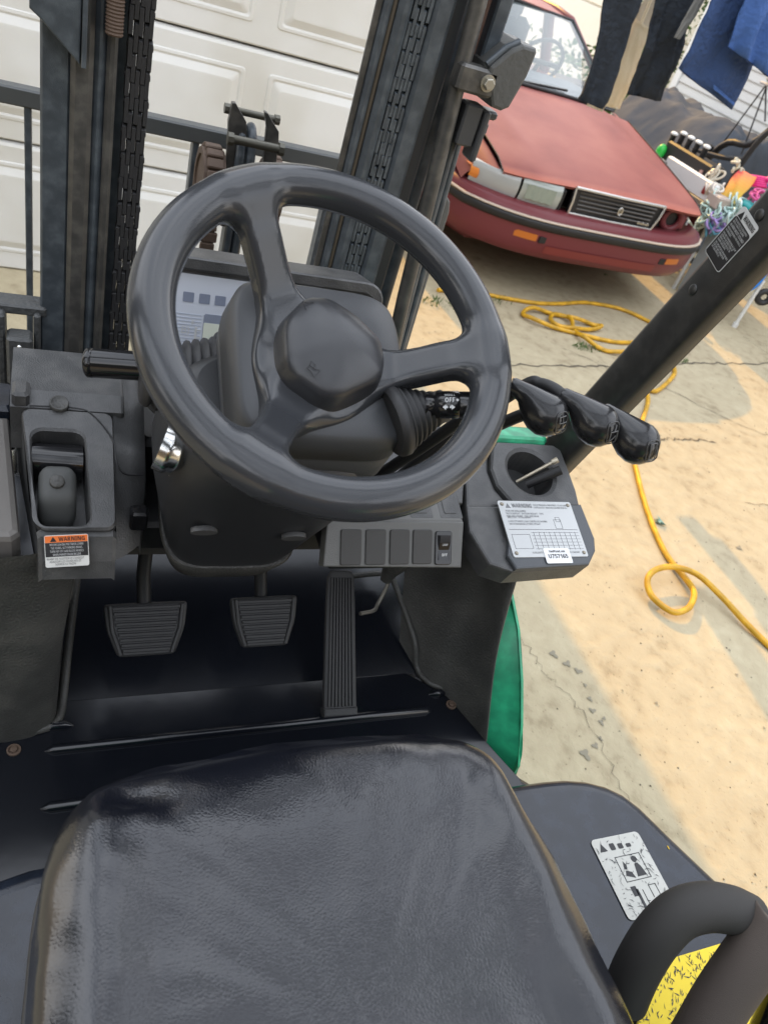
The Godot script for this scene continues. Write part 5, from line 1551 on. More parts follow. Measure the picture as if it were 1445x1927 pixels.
func build_car() -> void:
	CX = Transform3D(Basis(V(0, 1, 0), 0.027).scaled_local(V(1.05, 1, 1)), V(3.005, 0, -3.807))
	var C := thing("red_car", V(2.93, 0, -6.1), "faded red saloon car with one headlight missing, parked behind the yellow hose", "car")
	var red := bumpy(mat(Color(0.160, 0.034, 0.040), 0.34, 0.0, {"metallic_specular": 0.4}), t_fine, 0.6, 0.08)
	var sun_faded := bumpy(mat(Color.WHITE, 0.48, 0.0, {"metallic_specular": 0.3}), t_fine, 0.6, 0.10)
	var fim := noise_image(FastNoiseLite.TYPE_SIMPLEX, 0.008, 256, 41, 5)
	sun_faded.albedo_texture = tone_tex(fim, [[0.0, Color(0.20, 0.060, 0.056)], [0.5, Color(0.265, 0.088, 0.078)], [1.0, Color(0.32, 0.125, 0.105)]])
	sun_faded.uv1_scale = Vector3.ONE / 1.6
	var dark := m_black
	var low := MB.new()
	var rr := []
	for s in [[-0.34, 0.76, 0.62], [-0.5, 0.825, 0.68], [-0.8, 0.85, 0.735], [-1.15, 0.855, 0.80], [-1.5, 0.858, 0.865], [-2.2, 0.86, 0.885], [-3.2, 0.86, 0.90], [-3.9, 0.855, 0.91], [-4.5, 0.83, 0.89], [-4.72, 0.76, 0.80]]:
		var w: float = s[1]; var t: float = s[2]
		rr.append(mirror_ring([[0.0, 0.19], [w - 0.08, 0.19], [w - 0.015, 0.30], [w, 0.48], [w - 0.005, t - 0.14], [w - 0.03, t - 0.05], [w - 0.075, t - 0.012], [w - 0.16, t], [0.0, t]], s[0]))
	low.rings(rr, 0, true, true, -1)
	part(C, "body", low, red)
	for s in [-1.0, 1.0]:
		for wv in [-0.93, -3.62]:
			var ty := MB.new()
			ty.lathe([[0.18, 0.0], [0.29, 0.0], [0.305, 0.03], [0.305, 0.15], [0.29, 0.18], [0.18, 0.18]], CX * frame(V(s * 0.87 - 0.09, 0.305, wv), V(0, 0, -1), V(0, 1, 0)), 26)
			var to := part(C, "wheel", ty, m_rubber)
			var ri := MB.new()
			ri.lathe([[0.185, 0.005], [0.17, 0.03], [0.05, 0.015], [0.05, 0.17], [0.17, 0.15], [0.185, 0.175]], CX * frame(V(s * 0.87 - 0.09, 0.305, wv), V(0, 0, -1), V(0, 1, 0)), 20)
			part(to, "rim", ri, m_pale)
	# hood with a soft centre crease
	var hood := MB.new()
	hood.grid(28, 22, func(a: float, b: float) -> Vector3:
		var u := lerpf(-1.0, 1.0, a)
		var hw := lerpf(0.715, 0.728, b)
		var x := u * hw
		var w := lerpf(plan(x * 0.97) + 0.005, -1.32 + 0.10 * u * u, b)
		var y := 0.708 + 0.210 * pow(b, 0.86) - 0.034 * u * u * (1.0 - 0.2 * b)
		y += 0.010 * smoothstep(0.62, 0.70, absf(u)) * (1.0 - smoothstep(0.70, 0.80, absf(u))) * smoothstep(0.1, 0.4, b)
		if b < 0.06: y -= (0.06 - b) * 0.25
		return cp(x, y, w))
	var hs := hood.v.size()
	hood.grid(28, 1, func(a: float, b: float) -> Vector3:
		var u := lerpf(-1.0, 1.0, a)
		var x := u * 0.715
		return cp(x, 0.693 - 0.034 * u * u - b * 0.014, plan(x * 0.97) + 0.005 - b * 0.010))
	part(C, "hood", hood, sun_faded)
	for sg in [-1.0, 1.0]:
		var fe := MB.new()
		fe.grid(8, 14, func(a: float, b: float) -> Vector3:
			var u: float = sg * lerpf(lerpf(0.722, 0.735, b), 0.862, a)
			var top := lerpf(0.659, 0.888, pow(b, 0.86)) + 0.012 * sin(PI * b)
			return cp(u, top - 0.12 * pow(a, 2.6), lerpf(plan(u) + 0.0 if absf(u) < 0.85 else plan(0.85), -1.45, b)))
		part(C, "front_fender", fe, sun_faded if sg > 0.0 else sun_faded)
	for sg in [-1.0, 1.0]:
		var sm := MB.new()
		var sp := PackedVector3Array()
		for k in 13:
			var b := k / 12.0
			sp.append(cp(sg * lerpf(0.7185, 0.7305, b), 0.708 + 0.210 * pow(b, 0.86) - 0.034 * (1.0 - 0.2 * b) + (0.0035 if b > 0.08 else -0.010), lerpf(plan(0.70) + 0.004, -1.225, b)))
		sm.tube(sp, 0.0042, 6)
		part(C, "hood_seam", sm, dark)
	# front: dark recess, lamps, grille
	var fr := MB.new()
	fr.box(cp(0, 0.60, -0.20), V(1.30, 0.16, 0.16), 0.02, Transform3D())
	part(C, "radiator_panel", fr, dark)
	var slot := MB.new()
	for k in 15:
		pass
	var lampb := func(u0: float, u1: float, y0: float, y1: float, nu: int, off: float, top_drop: float) -> MB:
		var b := MB.new()
		b.grid(nu, 4, func(a: float, q: float) -> Vector3:
			var u := lerpf(u0, u1, a)
			return cp(u, lerpf(y0, y1, q) - top_drop * absf(u) * q, plan(u) + off + 0.012 * sin(q * PI)))
		b.grid(nu, 1, func(a: float, q: float) -> Vector3:
			var u := lerpf(u0, u1, a)
			return cp(u, y1 - top_drop * absf(u), plan(u) + off - q * 0.08))
		return b
	var glass := mat(Color(0.33, 0.36, 0.33), 0.16, 0.0, {"clearcoat_enabled": true, "clearcoat": 1.0, "clearcoat_roughness": 0.05})
	var hl := part(C, "headlight", lampb.call(-0.61, -0.385, 0.545, 0.680, 8, 0.006, 0.018), glass)
	var inner := MB.new()
	inner.grid(10, 5, func(a: float, q: float) -> Vector3: return cp(lerpf(-0.585, -0.425, a), lerpf(0.568, 0.645, q) + 0.002 * sin(a * 40.0), plan(lerpf(-0.585, -0.425, a)) + 0.021 + 0.002 * cos(q * 30.0 + a * 20.0)), -1)
	part(hl, "lens_ribs", inner, mat(Color(0.26, 0.30, 0.25), 0.25))
	var cl := part(C, "corner_lamp", lampb.call(-0.835, -0.622, 0.547, 0.682, 8, 0.006, 0.032), mat(Color(0.36, 0.37, 0.36), 0.18, 0.0, {"clearcoat_enabled": true, "clearcoat": 1.0}))
	part(cl, "amber_lens", lampb.call(-0.842, -0.808, 0.570, 0.640, 2, 0.016, 0.02), mat(Color(0.70, 0.22, 0.03), 0.3))
	var hb := MB.new()
	hb.box(cp(-0.365, 0.60, -0.03), V(0.030, 0.125, 0.05), 0.01)
	part(C, "lamp_surround", hb, dark)
	var cav := MB.new()
	cav.grid(12, 1, func(a: float, q: float) -> Vector3: return cp(lerpf(0.36, 0.76, a), 0.56 + 0.10 * q, plan(lerpf(0.36, 0.76, a)) - 0.10))
	part(C, "empty_lamp_bay", cav, dark)
	var bowl := MB.new()
	bowl.torus(CX * frame(V(0.50, 0.605, -0.10), V(1, 0, 0.1), V(0, 1, 0)), 0.062, 0.022, 22, 8)
	bowl.box(cp(0.575, 0.605, -0.12), V(0.05, 0.10, 0.08), 0.01)
	part(C, "lamp_bowl", bowl, red)
	var wires := MB.new()
	wires.tube(smooth_path(PackedVector3Array([cp(0.66, 0.62, -0.17), cp(0.70, 0.60, -0.19), cp(0.69, 0.57, -0.17), cp(0.73, 0.58, -0.22)]), 5), 0.008, 6)
	wires.box(cp(0.66, 0.635, -0.2), V(0.05, 0.03, 0.04), 0.005)
	part(C, "lamp_wiring", wires, m_pale)
	var gf := MB.new()
	var gu := 0.318
	for e in [[-gu, 0.690, gu, 0.690, 0.0095], [-gu + 0.012, 0.548, gu - 0.028, 0.548, 0.0075], [-gu, 0.690, -gu + 0.012, 0.548, 0.0075], [gu, 0.690, gu - 0.028, 0.548, 0.0075]]:
		gf.tube(PackedVector3Array([cp(e[0], e[1], plan(e[0]) + 0.012), cp((e[0] + e[2]) / 2, (e[1] + e[3]) / 2, plan((e[0] + e[2]) / 2) + 0.02), cp(e[2], e[3], plan(e[2]) + 0.012)]), e[4], 8)
	var go := part(C, "grille", gf, mat(Color(0.55, 0.54, 0.52), 0.25, 0.7))
	var gb := MB.new()
	gb.prism(P2([-gu, 0.690, gu, 0.690, gu - 0.028, 0.548, -gu + 0.012, 0.548]), -0.02, 0.0, 0.0, CX)
	part(go, "grille_back", gb, m_ink)
	for k in 5:
		var sl := MB.new()
		var y := 0.668 - k * 0.0225
		sl.box(CX.basis * Vector3.ZERO + cp(-0.008, y, 0.008), V(0.565 - k * 0.007, 0.0085, 0.014), 0.003)
		part(go, "grille_slat", sl, mat(Color(0.10, 0.095, 0.09), 0.35, 0.4))
	var em := MB.new()
	em.torus(CX * frame(V(0.01, 0.618, 0.030), V(0.80, 0, 0), V(0, 1, 0)) * Transform3D(Basis().scaled(V(0.72, 1, 1)), Vector3.ZERO), 0.021, 0.0042, 22, 8)
	em.box(cp(0.003, 0.619, 0.030), V(0.005, 0.030, 0.006), 0.001)
	em.box(cp(0.016, 0.619, 0.030), V(0.005, 0.030, 0.006), 0.001)
	part(go, "emblem", em, m_chrome)
	var sc := MB.new()
	for k in 8: sc.box(cp(0.175 + k * 0.0105, 0.574, 0.018), V(0.008, 0.012 if k % 3 else 0.017, 0.004), 0.001)
	part(go, "grille_script", sc, m_chrome)
	# bumper: swept round the nose
	var path := []
	for k in 25:
		var u := lerpf(-0.80, 0.80, k / 24.0)
		path.append(Vector2(u, plan(u) + 0.02))
	path.push_front(Vector2(-0.862, -0.42)); path.push_front(Vector2(-0.868, -0.62))
	path.push_back(Vector2(0.862, -0.42)); path.push_back(Vector2(0.868, -0.62))
	var sweep := func(prof: Array) -> MB:
		var b := MB.new()
		var r2 := []
		for i in path.size():
			var d: Vector2 = (path[min(i + 1, path.size() - 1)] - path[max(i - 1, 0)]).normalized()
			var n := Vector2(-d.y, d.x)
			var q := PackedVector3Array()
			for p in prof: q.append(cp(path[i].x + n.x * p[0], p[1], path[i].y + n.y * p[0]))
			r2.append(q)
		b.rings(r2, 0, true, true, -1)
		return b
	var bo := part(C, "bumper", sweep.call([[-0.10, 0.545], [0.0, 0.548], [0.035, 0.535], [0.062, 0.505], [0.068, 0.475], [0.066, 0.44], [0.062, 0.37], [0.050, 0.315], [0.025, 0.275], [-0.03, 0.258], [-0.10, 0.255]]), red)
	part(bo, "rub_strip", sweep.call([[0.055, 0.492], [0.078, 0.490], [0.084, 0.478], [0.084, 0.455], [0.076, 0.444], [0.055, 0.442]]), dark)
	part(bo, "strip_trim", sweep.call([[0.060, 0.503], [0.079, 0.500], [0.080, 0.493], [0.060, 0.490]]), mat(Color(0.55, 0.45, 0.36), 0.4))
	for s in [-1.0, 1.0]:
		var tl := MB.new()
		tl.grid(6, 2, func(a: float, q: float) -> Vector3:
			var u: float = s * lerpf(0.47, 0.60, a)
			return cp(u, lerpf(0.375, 0.412, q), plan(u) + 0.088))
		part(bo, "turn_lamp", tl, mat(Color(0.50, 0.14, 0.015), 0.35))
		var tb := MB.new()
		tb.box(cp(s * 0.435, 0.39, plan(0.42) + 0.083), V(0.045, 0.036, 0.012), 0.002)
		part(bo, "lamp_recess", tb, dark)
	var va := MB.new()
	va.grid(20, 1, func(a: float, q: float) -> Vector3:
		var u := lerpf(-0.40, 0.40, a)
		return cp(u, lerpf(0.315, 0.362, q), plan(u) + lerpf(0.070, 0.082, q) + 0.004))
	part(bo, "valance_recess", va, bumpy(mat(Color(0.20, 0.03, 0.028), 0.5), t_fine, 0.3, 0.1))
	# cabin
	var gl := mat(Color(0.55, 0.66, 0.66, 0.16), 0.03)
	gl.transparency = BaseMaterial3D.TRANSPARENCY_ALPHA
	var ws := MB.new()
	ws.grid(12, 6, func(a: float, b: float) -> Vector3:
		var u := lerpf(-1, 1, a)
		return cp(u * lerpf(0.715, 0.575, b), lerpf(0.925, 1.305, b) - 0.02 * u * u * (1.0 - b), lerpf(-1.30, -2.10, b) - 0.10 * u * u * (1.0 - 0.4 * b)))
	part(C, "windshield", ws, gl)
	var seal := MB.new()
	seal.tube(PackedVector3Array([cp(-0.72, 0.905, -1.42), cp(-0.35, 0.922, -1.325), cp(0, 0.926, -1.30), cp(0.35, 0.922, -1.325), cp(0.72, 0.905, -1.42)]), 0.014, 8)
	for s in [-1.0, 1.0]: seal.tube(PackedVector3Array([cp(s * 0.722, 0.905, -1.42), cp(s * 0.585, 1.30, -2.155)]), 0.013, 8)
	seal.tube(PackedVector3Array([cp(-0.585, 1.30, -2.155), cp(0, 1.315, -2.095), cp(0.585, 1.30, -2.155)]), 0.012, 8)
	part(C, "windshield_seal", seal, dark)
	var roof := MB.new()
	roof.grid(12, 10, func(a: float, b: float) -> Vector3:
		var u := lerpf(-1, 1, a)
		return cp(u * 0.60, 1.318 + 0.05 * sin(PI * clampf(b * 0.9 + 0.06, 0, 1)) - 0.035 * u * u, lerpf(-2.10 - 0.06 * u * u, -3.40, b)))
	roof.grid(12, 1, func(a: float, b: float) -> Vector3:
		var u := lerpf(-1, 1, a)
		return cp(u * 0.60, 1.327 - 0.035 * u * u - b * 0.015, -2.10 - 0.06 * u * u))
	part(C, "roof", roof, sun_faded)
	var lin := MB.new()
	lin.grid(4, 4, func(a: float, b: float) -> Vector3: return cp(lerpf(-0.57, 0.57, a), 1.285, lerpf(-2.2, -3.38, b)))
	part(C, "roof_lining", lin, mat(Color(0.12, 0.12, 0.13), 0.9))
	for s in [-1.0, 1.0]:
		var pb := MB.new()
		pb.tube(PackedVector3Array([cp(s * 0.745, 0.90, -1.50), cp(s * 0.605, 1.30, -2.20), cp(s * 0.60, 1.325, -2.45), cp(s * 0.60, 1.325, -3.35)]), 0.026, 8)
		pb.tube(PackedVector3Array([cp(s * 0.755, 0.88, -2.58), cp(s * 0.605, 1.32, -2.58)]), 0.045, 8)
		pb.tube(PackedVector3Array([cp(s * 0.74, 0.88, -3.95), cp(s * 0.60, 1.31, -3.42)]), 0.085, 8)
		part(C, "roof_pillar", pb, red)
		var sg := MB.new()
		sg.quad(cp(s * 0.765, 0.89, -1.55), cp(s * 0.765, 0.89, -3.8), cp(s * 0.61, 1.31, -3.4), cp(s * 0.61, 1.31, -2.25))
		part(C, "side_window", sg, gl)
		var se := MB.new()
		se.box(cp(s * 0.36, 0.98, -2.75), V(0.46, 0.42, 0.14), 0.05)
		se.box(cp(s * 0.36, 1.23, -2.76), V(0.26, 0.13, 0.10), 0.04)
		part(C, "front_seat", se, mat(Color(0.10, 0.11, 0.13), 0.9))
	var bw := MB.new()
	bw.quad(cp(-0.70, 0.90, -4.05), cp(0.70, 0.90, -4.05), cp(0.58, 1.31, -3.45), cp(-0.58, 1.31, -3.45))
	part(C, "rear_window", bw, gl)
	var da := MB.new()
	da.box(cp(0, 0.90, -1.72), V(1.36, 0.09, 0.46), 0.03)
	part(C, "dashboard", da, mat(Color(0.13, 0.14, 0.15), 0.7))
	var sw := MB.new()
	var swf := CX * frame(V(0.36, 1.0, -2.02), V(1, 0, 0), V(0, 0.90, 0.42))
	sw.torus(swf, 0.175, 0.014, 26, 8)
	sw.tube(P3(_flat(swf, [[-0.17, 0, 0], [0.17, 0, 0]])), 0.018, 6)
	sw.tube(P3(_flat(swf, [[0, 0, 0], [0, -0.17, 0]])), 0.018, 6)
	part(C, "steering_wheel", sw, m_black)
	var mi := MB.new()
	mi.box(cp(0.02, 1.225, -2.12), V(0.22, 0.055, 0.03), 0.012)
	part(C, "rear_view_mirror", mi, m_black)
	for w in [[[0.45, 0.955, -1.385], [0.68, 1.045, -1.70]], [[-0.30, 0.930, -1.30], [0.25, 0.955, -1.345]]]:
		var wb := MB.new()
		wb.tube(PackedVector3Array([cp(w[0][0], w[0][1], w[0][2]), cp(w[1][0], w[1][1], w[1][2])]), 0.008, 6)
		part(C, "wiper", wb, m_black)
	for s in [-1.0, 1.0]:
		var dm := MB.new()
		dm.box(cp(s * 0.90, 0.965, -1.78), V(0.18, 0.11, 0.09), 0.03)
		part(C, "door_mirror", dm, red)

# ---------------------------------------------------------------- washing on the lines
func cloth(rows: Array, folds: int, amp: float, thick: float, seed_: int, n := 40) -> MB:
	# a hanging flattened tube: rows of [x, y, z, half width, tilt of the row in y, depth]; folds run down it
	var b := MB.new()
	var rr := []
	var nz := FastNoiseLite.new(); nz.seed = seed_; nz.frequency = 2.2
	var full := []
	for i in rows.size() - 1:
		for k in 6:
			var r := []
			for j in 5: r.append(lerpf(rows[i][j], rows[i + 1][j], k / 6.0))
			full.append(r)
	full.append(rows[rows.size() - 1])
	for i in full.size():
		var r: Array = full[i]
		var q := PackedVector3Array()
		var f := float(i) / full.size()
		for k in n:
			var a := TAU * k / n
			var u := cos(a); var s := sin(a)
			var wob := sin(u * folds + nz.get_noise_2d(f * 1.3, 3.0) * 2.0) * amp * (0.5 + 0.5 * f) + nz.get_noise_2d(u * 0.8 + 9.0, f * 1.6) * amp * 1.2
			q.append(V(r[0] + u * r[3] * (1.0 + 0.04 * nz.get_noise_2d(f * 3.0, u)), r[1] + u * r[4], r[2] + signf(s) * pow(absf(s), 0.6) * thick + wob))
		rr.append(q)
	b.rings(rr, 0, true, true, 0)
	return b

func build_laundry() -> void:
	for l in [[-3.50, "grey clothesline rope carrying the black trousers"], [-3.74, "grey clothesline rope carrying the cream towels"], [-3.22, "grey clothesline rope carrying the blue garments"]]:
		var rb := MB.new()
		rb.tube(smooth_path(P3([1.67, 2.16, l[0], 2.6, 2.09, l[0], 4.2, 2.07, l[0], 6.0, 2.16, l[0]]), 8), 0.004, 6)
		solo("clothesline_rope", rb, m_pale, V(1.67, 2.1, l[0]), l[1], "clothesline", "clotheslines")
	var bt := bumpy(mat(Color(0.014, 0.020, 0.030), 0.85), t_cloth, 0.25, 1.2)
	var T := thing("trousers", V(2.45, 1.15, -3.5), "black trousers hanging from the clothesline in front of the red car", "trousers", "")
	part(T, "trouser_leg", cloth([[2.21, 2.09, -3.50, 0.105, 0.0], [2.262, 1.62, -3.48, 0.094, 0.01], [2.30, 1.35, -3.46, 0.080, 0.0], [2.318, 1.145, -3.45, 0.074, -0.004]], 3, 0.022, 0.014, 3), bt)
	part(T, "trouser_leg", cloth([[2.50, 2.09, -3.50, 0.105, 0.0], [2.535, 1.62, -3.47, 0.105, 0.01], [2.565, 1.42, -3.45, 0.100, 0.0], [2.582, 1.235, -3.45, 0.098, 0.008]], 3, 0.022, 0.014, 4), bt)
	part(T, "waistband", cloth([[2.35, 2.11, -3.50, 0.25, 0.0], [2.35, 2.04, -3.50, 0.25, 0.0]], 4, 0.006, 0.02, 5), bt)
	var cm := bumpy(mat(Color(0.78, 0.70, 0.52), 0.9, 0.0, {"backlight_enabled": true, "backlight": Color(0.6, 0.52, 0.36)}), t_cloth, 0.2, 0.4)
	var c1 := cloth([[2.60, 2.08, -3.74, 0.05, 0.0], [2.61, 1.62, -3.74, 0.045, 0.0], [2.575, 1.35, -3.74, 0.055, 0.0], [2.545, 1.09, -3.75, 0.05, -0.003]], 2, 0.006, 0.004, 8)
	solo("cream_towel", c1, bumpy(mat(Color(0.58, 0.52, 0.42), 0.9, 0.0, {"backlight_enabled": true, "backlight": Color(0.25, 0.22, 0.17)}), t_cloth, 0.2, 0.4), V(2.57, 1.1, -3.74), "narrow beige cloth strip between the trouser legs, hanging lowest", "towel")
	var c2 := cloth([[2.57, 1.50, -3.70, 0.060, -0.01], [2.578, 1.40, -3.70, 0.062, -0.01], [2.590, 1.25, -3.69, 0.062, 0.0], [2.590, 1.125, -3.69, 0.055, 0.004]], 2, 0.006, 0.006, 9)
	c2.tube(P3([2.57, 1.49, -3.70, 2.58, 1.8, -3.73, 2.58, 2.08, -3.74]), 0.008, 6)
	solo("cream_towel", c2, cm, V(2.58, 1.13, -3.7), "bright cream folded towel between the black trouser legs", "towel")
	var b1 := bumpy(mat(Color(0.022, 0.052, 0.145), 0.85), t_cloth, 0.2, 1.2)
	var b2 := bumpy(mat(Color(0.036, 0.092, 0.270), 0.85), t_cloth, 0.2, 1.0)
	var S := thing("blue_shorts", V(2.7, 1.3, -3.2), "dark blue denim shorts hanging right of the black trousers", "shorts")
	part(S, "shorts_leg", cloth([[2.67, 2.07, -3.22, 0.15, 0.0], [2.68, 1.80, -3.21, 0.16, -0.01], [2.69, 1.60, -3.20, 0.19, -0.025], [2.70, 1.36, -3.20, 0.205, -0.045]], 4, 0.016, 0.018, 12, 56), b1)
	part(S, "hem_lining", cloth([[2.765, 1.372, -3.155, 0.085, -0.022], [2.775, 1.356, -3.153, 0.075, -0.018]], 2, 0.003, 0.004, 13), b2)
	var s2 := cloth([[2.76, 2.06, -3.17, 0.17, 0.0], [2.78, 1.85, -3.15, 0.185, -0.01], [2.795, 1.70, -3.12, 0.19, -0.02], [2.81, 1.505, -3.10, 0.185, -0.035]], 9, 0.022, 0.012, 15, 72)
	s2.tube(P3([2.70, 2.05, -3.17, 2.80, 2.065, -3.20, 2.95, 2.065, -3.20]), 0.008, 6)
	solo("blue_shirt", s2, b2, V(2.82, 1.55, -3.15), "bright blue gathered garment hanging in front of the dark blue shorts", "garment")
	var mb := cloth([[2.56, 2.07, -3.28, 0.02, 0.0], [2.53, 1.70, -3.30, 0.022, 0.0], [2.515, 1.585, -3.30, 0.022, 0.0], [2.50, 1.50, -3.30, 0.014, 0.0]], 2, 0.004, 0.004, 17)
	solo("mesh_strap", mb, bumpy(mat(Color(0.20, 0.20, 0.19), 0.8), t_leather, 0.03, 2.0), V(2.53, 1.5, -3.29), "grey mesh strap hanging between the trousers and the blue shorts", "strap")

# ---------------------------------------------------------------- things along the house wall
func build_clutter() -> void:
	var rng := RandomNumberGenerator.new(); rng.seed = 9
	# yellow hose in two lengths
	var ym := bumpy(mat(Color(0.74, 0.41, 0.018), 0.42), t_fine, 0.5, 0.2)
	ym.albedo_texture = t_grime
	var h1 := MB.new()
	var p1 := [2.00, -3.70, 2.241, -3.758, 2.361, -3.738, 2.657, -3.722, 2.90, -3.77, 3.133, -3.846, 3.392, -3.841, 3.532, -3.746, 3.60, -3.60, 3.50, -3.43, 3.25, -3.37, 3.05, -3.335, 2.86, -3.365, 2.74, -3.395, 2.647, -3.41, 2.525, -3.463, 2.500, -3.541, 2.595, -3.605, 2.749, -3.599, 2.876, -3.544, 3.008, -3.529, 3.04, -3.49, 2.941, -3.45, 2.80, -3.42, 2.70, -3.43, 2.672, -3.49, 2.716, -3.56, 2.804, -3.593, 2.83, -3.52, 2.80, -3.42, 2.80, -3.30, 2.90, -3.21, 3.06, -3.19, 3.25, -3.22, 3.36, -3.16, 3.33, -3.07, 3.271, -3.00, 3.123, -2.883, 2.99, -2.80, 2.93, -2.84, 2.96, -2.90]
	var q1 := PackedVector3Array()
	for i in range(0, p1.size(), 2): q1.append(V(p1[i], 0.013 + 0.010 * (1.0 + sin(i * 1.7)) * (1.0 if i > 26 and i < 66 else 0.0), p1[i + 1]))
	h1.tube(smooth_path(q1, 8), 0.0125, 10)
	solo("yellow_hose", h1, ym, V(2.6, 0, -3.5), "yellow hose coiled in loose loops on the shaded concrete before the car", "hose")
	var h2 := MB.new()
	var p2 := [3.02, 0.014, -2.95, 2.953, 0.012, -2.842, 2.89, 0.012, -2.72, 2.804, 0.012, -2.613, 2.665, 0.012, -2.459, 2.469, 0.012, -2.23, 2.361, 0.012, -2.032, 2.253, 0.012, -1.786, 2.185, 0.012, -1.569, 2.172, 0.022, -1.427, 2.158, 0.030, -1.36, 2.120, 0.034, -1.31, 2.055, 0.034, -1.265, 1.990, 0.026, -1.262, 1.945, 0.030, -1.331, 1.955, 0.046, -1.395, 2.010, 0.060, -1.432, 2.105, 0.062, -1.443, 2.195, 0.058, -1.405, 2.253, 0.040, -1.310, 2.295, 0.022, -1.195, 2.333, 0.012, -1.09, 2.38, 0.012, -0.9, 2.5, 0.012, -0.6, 2.9, 0.012, 0.0]
	h2.tube(smooth_path(P3(p2), 8), 0.0115, 10)
	solo("yellow_hose", h2, ym, V(2.2, 0, -1.5), "yellow hose running down the sunlit concrete with one small loop", "hose")
	# litter
	var l1 := MB.new()
	for k in 7: l1.tri(V(2.287 + rng.randf_range(-.03, .03), 0.004 + rng.randf() * 0.02, -1.755 + rng.randf_range(-.03, .03)), V(2.287 + rng.randf_range(-.03, .03), 0.004 + rng.randf() * 0.02, -1.755 + rng.randf_range(-.03, .03)), V(2.287 + rng.randf_range(-.03, .03), 0.004, -1.755 + rng.randf_range(-.03, .03)))
	solo("paper_scrap", l1, mat(Color(0.20, 0.33, 0.28), 0.8), V(2.287, 0, -1.755), "crumpled greenish scrap on the sunlit concrete beside the hose", "litter")
	var l2 := MB.new()
	l2.ball(V(4.66, 0.05, -4.85), V(0.035, 0.035, 0.08), Transform3D(), 10, 6)
	l2.tube(P3([4.63, 0.03, -4.80, 4.70, 0.08, -4.93]), 0.02, 6)
	solo("purple_toy", l2, mat(Color(0.30, 0.16, 0.55), 0.4), V(4.66, 0, -4.86), "small purple plastic toy lying under the right end of the car bumper", "toy")
	# covered pile against the house
	var gm := bumpy(mat(Color(0.058, 0.068, 0.084), 0.85), t_cloth, 0.5, 0.10)
	var tb := MB.new()
	var nz := FastNoiseLite.new(); nz.seed = 2; nz.frequency = 2.4
	tb.grid(46, 36, func(a: float, b: float) -> Vector3:
		var x := lerpf(4.75, 5.75, b); var z := lerpf(-7.35, -5.35, a)
		var h := smoothstep(0.0, 0.55, b) * smoothstep(0.0, 0.10, a) * (1.0 - smoothstep(0.86, 1.0, a))
		var y := 0.04 + 0.90 * h
		y += 0.05 * sin(b * 9.0 + a * 5.0 + 3.0 * nz.get_noise_2d(a * 2.0, b)) * h * (1.0 - h * 0.6) + nz.get_noise_2d(a * 1.5 + 4.0, b * 2.0) * 0.08 * h
		return V(x + 0.04 * sin(a * 16.0) * (1.0 - h), y, z + 0.03 * sin(b * 12.0)))
	solo("tarpaulin", tb, gm, V(5.3, 0, -6.4), "grey tarpaulin draped over a pile against the house siding", "tarpaulin")
	# plants and dark tub beyond the car
	var lm := mat(Color(0.06, 0.13, 0.03), 0.7, 0.0, {"backlight_enabled": true, "backlight": Color(0.08, 0.14, 0.03)})
	var lf := MB.new()
	for k in 3400:
		var p := V(rng.randf_range(5.8, 6.5), rng.randf_range(0.3, 2.3), rng.randf_range(-9.1, -8.2))
		if k < 500: p = V(rng.randf_range(4.7, 5.9), rng.randf_range(0.35, 1.0), rng.randf_range(-9.0, -8.0))
		var a := V(rng.randf_range(-1, 1), rng.randf_range(-.6, 1), rng.randf_range(-1, 1)).normalized() * rng.randf_range(0.03, 0.07)
		var c := V(rng.randf_range(-1, 1), rng.randf_range(-1, 1), rng.randf_range(-1, 1)).normalized() * 0.025
		lf.tri(p - c, p + a, p + c); lf.tri(p - c, p + c, p - a)
	solo("bush", lf, lm, V(5.3, 0, -8.5), "tall green bush beyond the car, behind the dark tub", "bush")
	var bin := MB.new()
	bin.box(V(4.95, 0.36, -7.85), V(0.75, 0.72, 0.5), 0.05)
	solo("storage_tub", bin, mat(Color(0.02, 0.028, 0.04), 0.5), V(4.95, 0, -7.85), "dark tub standing behind the car hood below the trousers", "tub")
	# folding table carrying clutter
	var tbm := MB.new()
	tbm.box(V(4.55, 0.60, -5.05), V(0.62, 0.035, 1.5), 0.01)
	var tob := thing("folding_table", V(4.55, 0, -5.05), "pale folding table behind the right side of the car, covered with clutter", "table")
	part(tob, "table_top", tbm, m_pale)
	for q in [[4.30, -5.7], [4.80, -5.7], [4.30, -4.4], [4.80, -4.4]]:
		var lg := MB.new()
		lg.tube(P3([q[0], 0.0, q[1], q[0], 0.59, q[1]]), 0.014, 8)
		part(tob, "leg", lg, m_pale)
	var wp := MB.new()
	wp.box(V(4.22, 0.69, -4.72), V(0.05, 0.13, 0.62), 0.01)
	var wpo := solo("white_box", wp, m_white, V(4.22, 0.62, -4.72), "long white carton with a dark red mark on the table edge", "box")
	var rm := MB.new()
	rm.box(V(4.193, 0.69, -4.50), V(0.006, 0.05, 0.035), 0.001)
	part(wpo, "red_mark", rm, mat(Color(0.25, 0.02, 0.02), 0.5)).position = V(-4.22, -0.62, 4.72)
	var bb := MB.new()
	bb.box(V(4.24, 0.67, -4.36), V(0.14, 0.085, 0.13), 0.01)
	solo("beige_box", bb, mat(Color(0.45, 0.38, 0.33), 0.7), V(4.24, 0.62, -4.36), "small beige carton at the near end of the table", "box")
	var rk := thing("tool_rack", V(4.62, 0.618, -5.25), "black rack holding five white capped bottles on the table", "rack")
	var rb := MB.new()
	rb.box(V(4.62, 0.70, -5.22), V(0.16, 0.16, 0.62), 0.015)
	part(rk, "rack_body", rb, m_black)
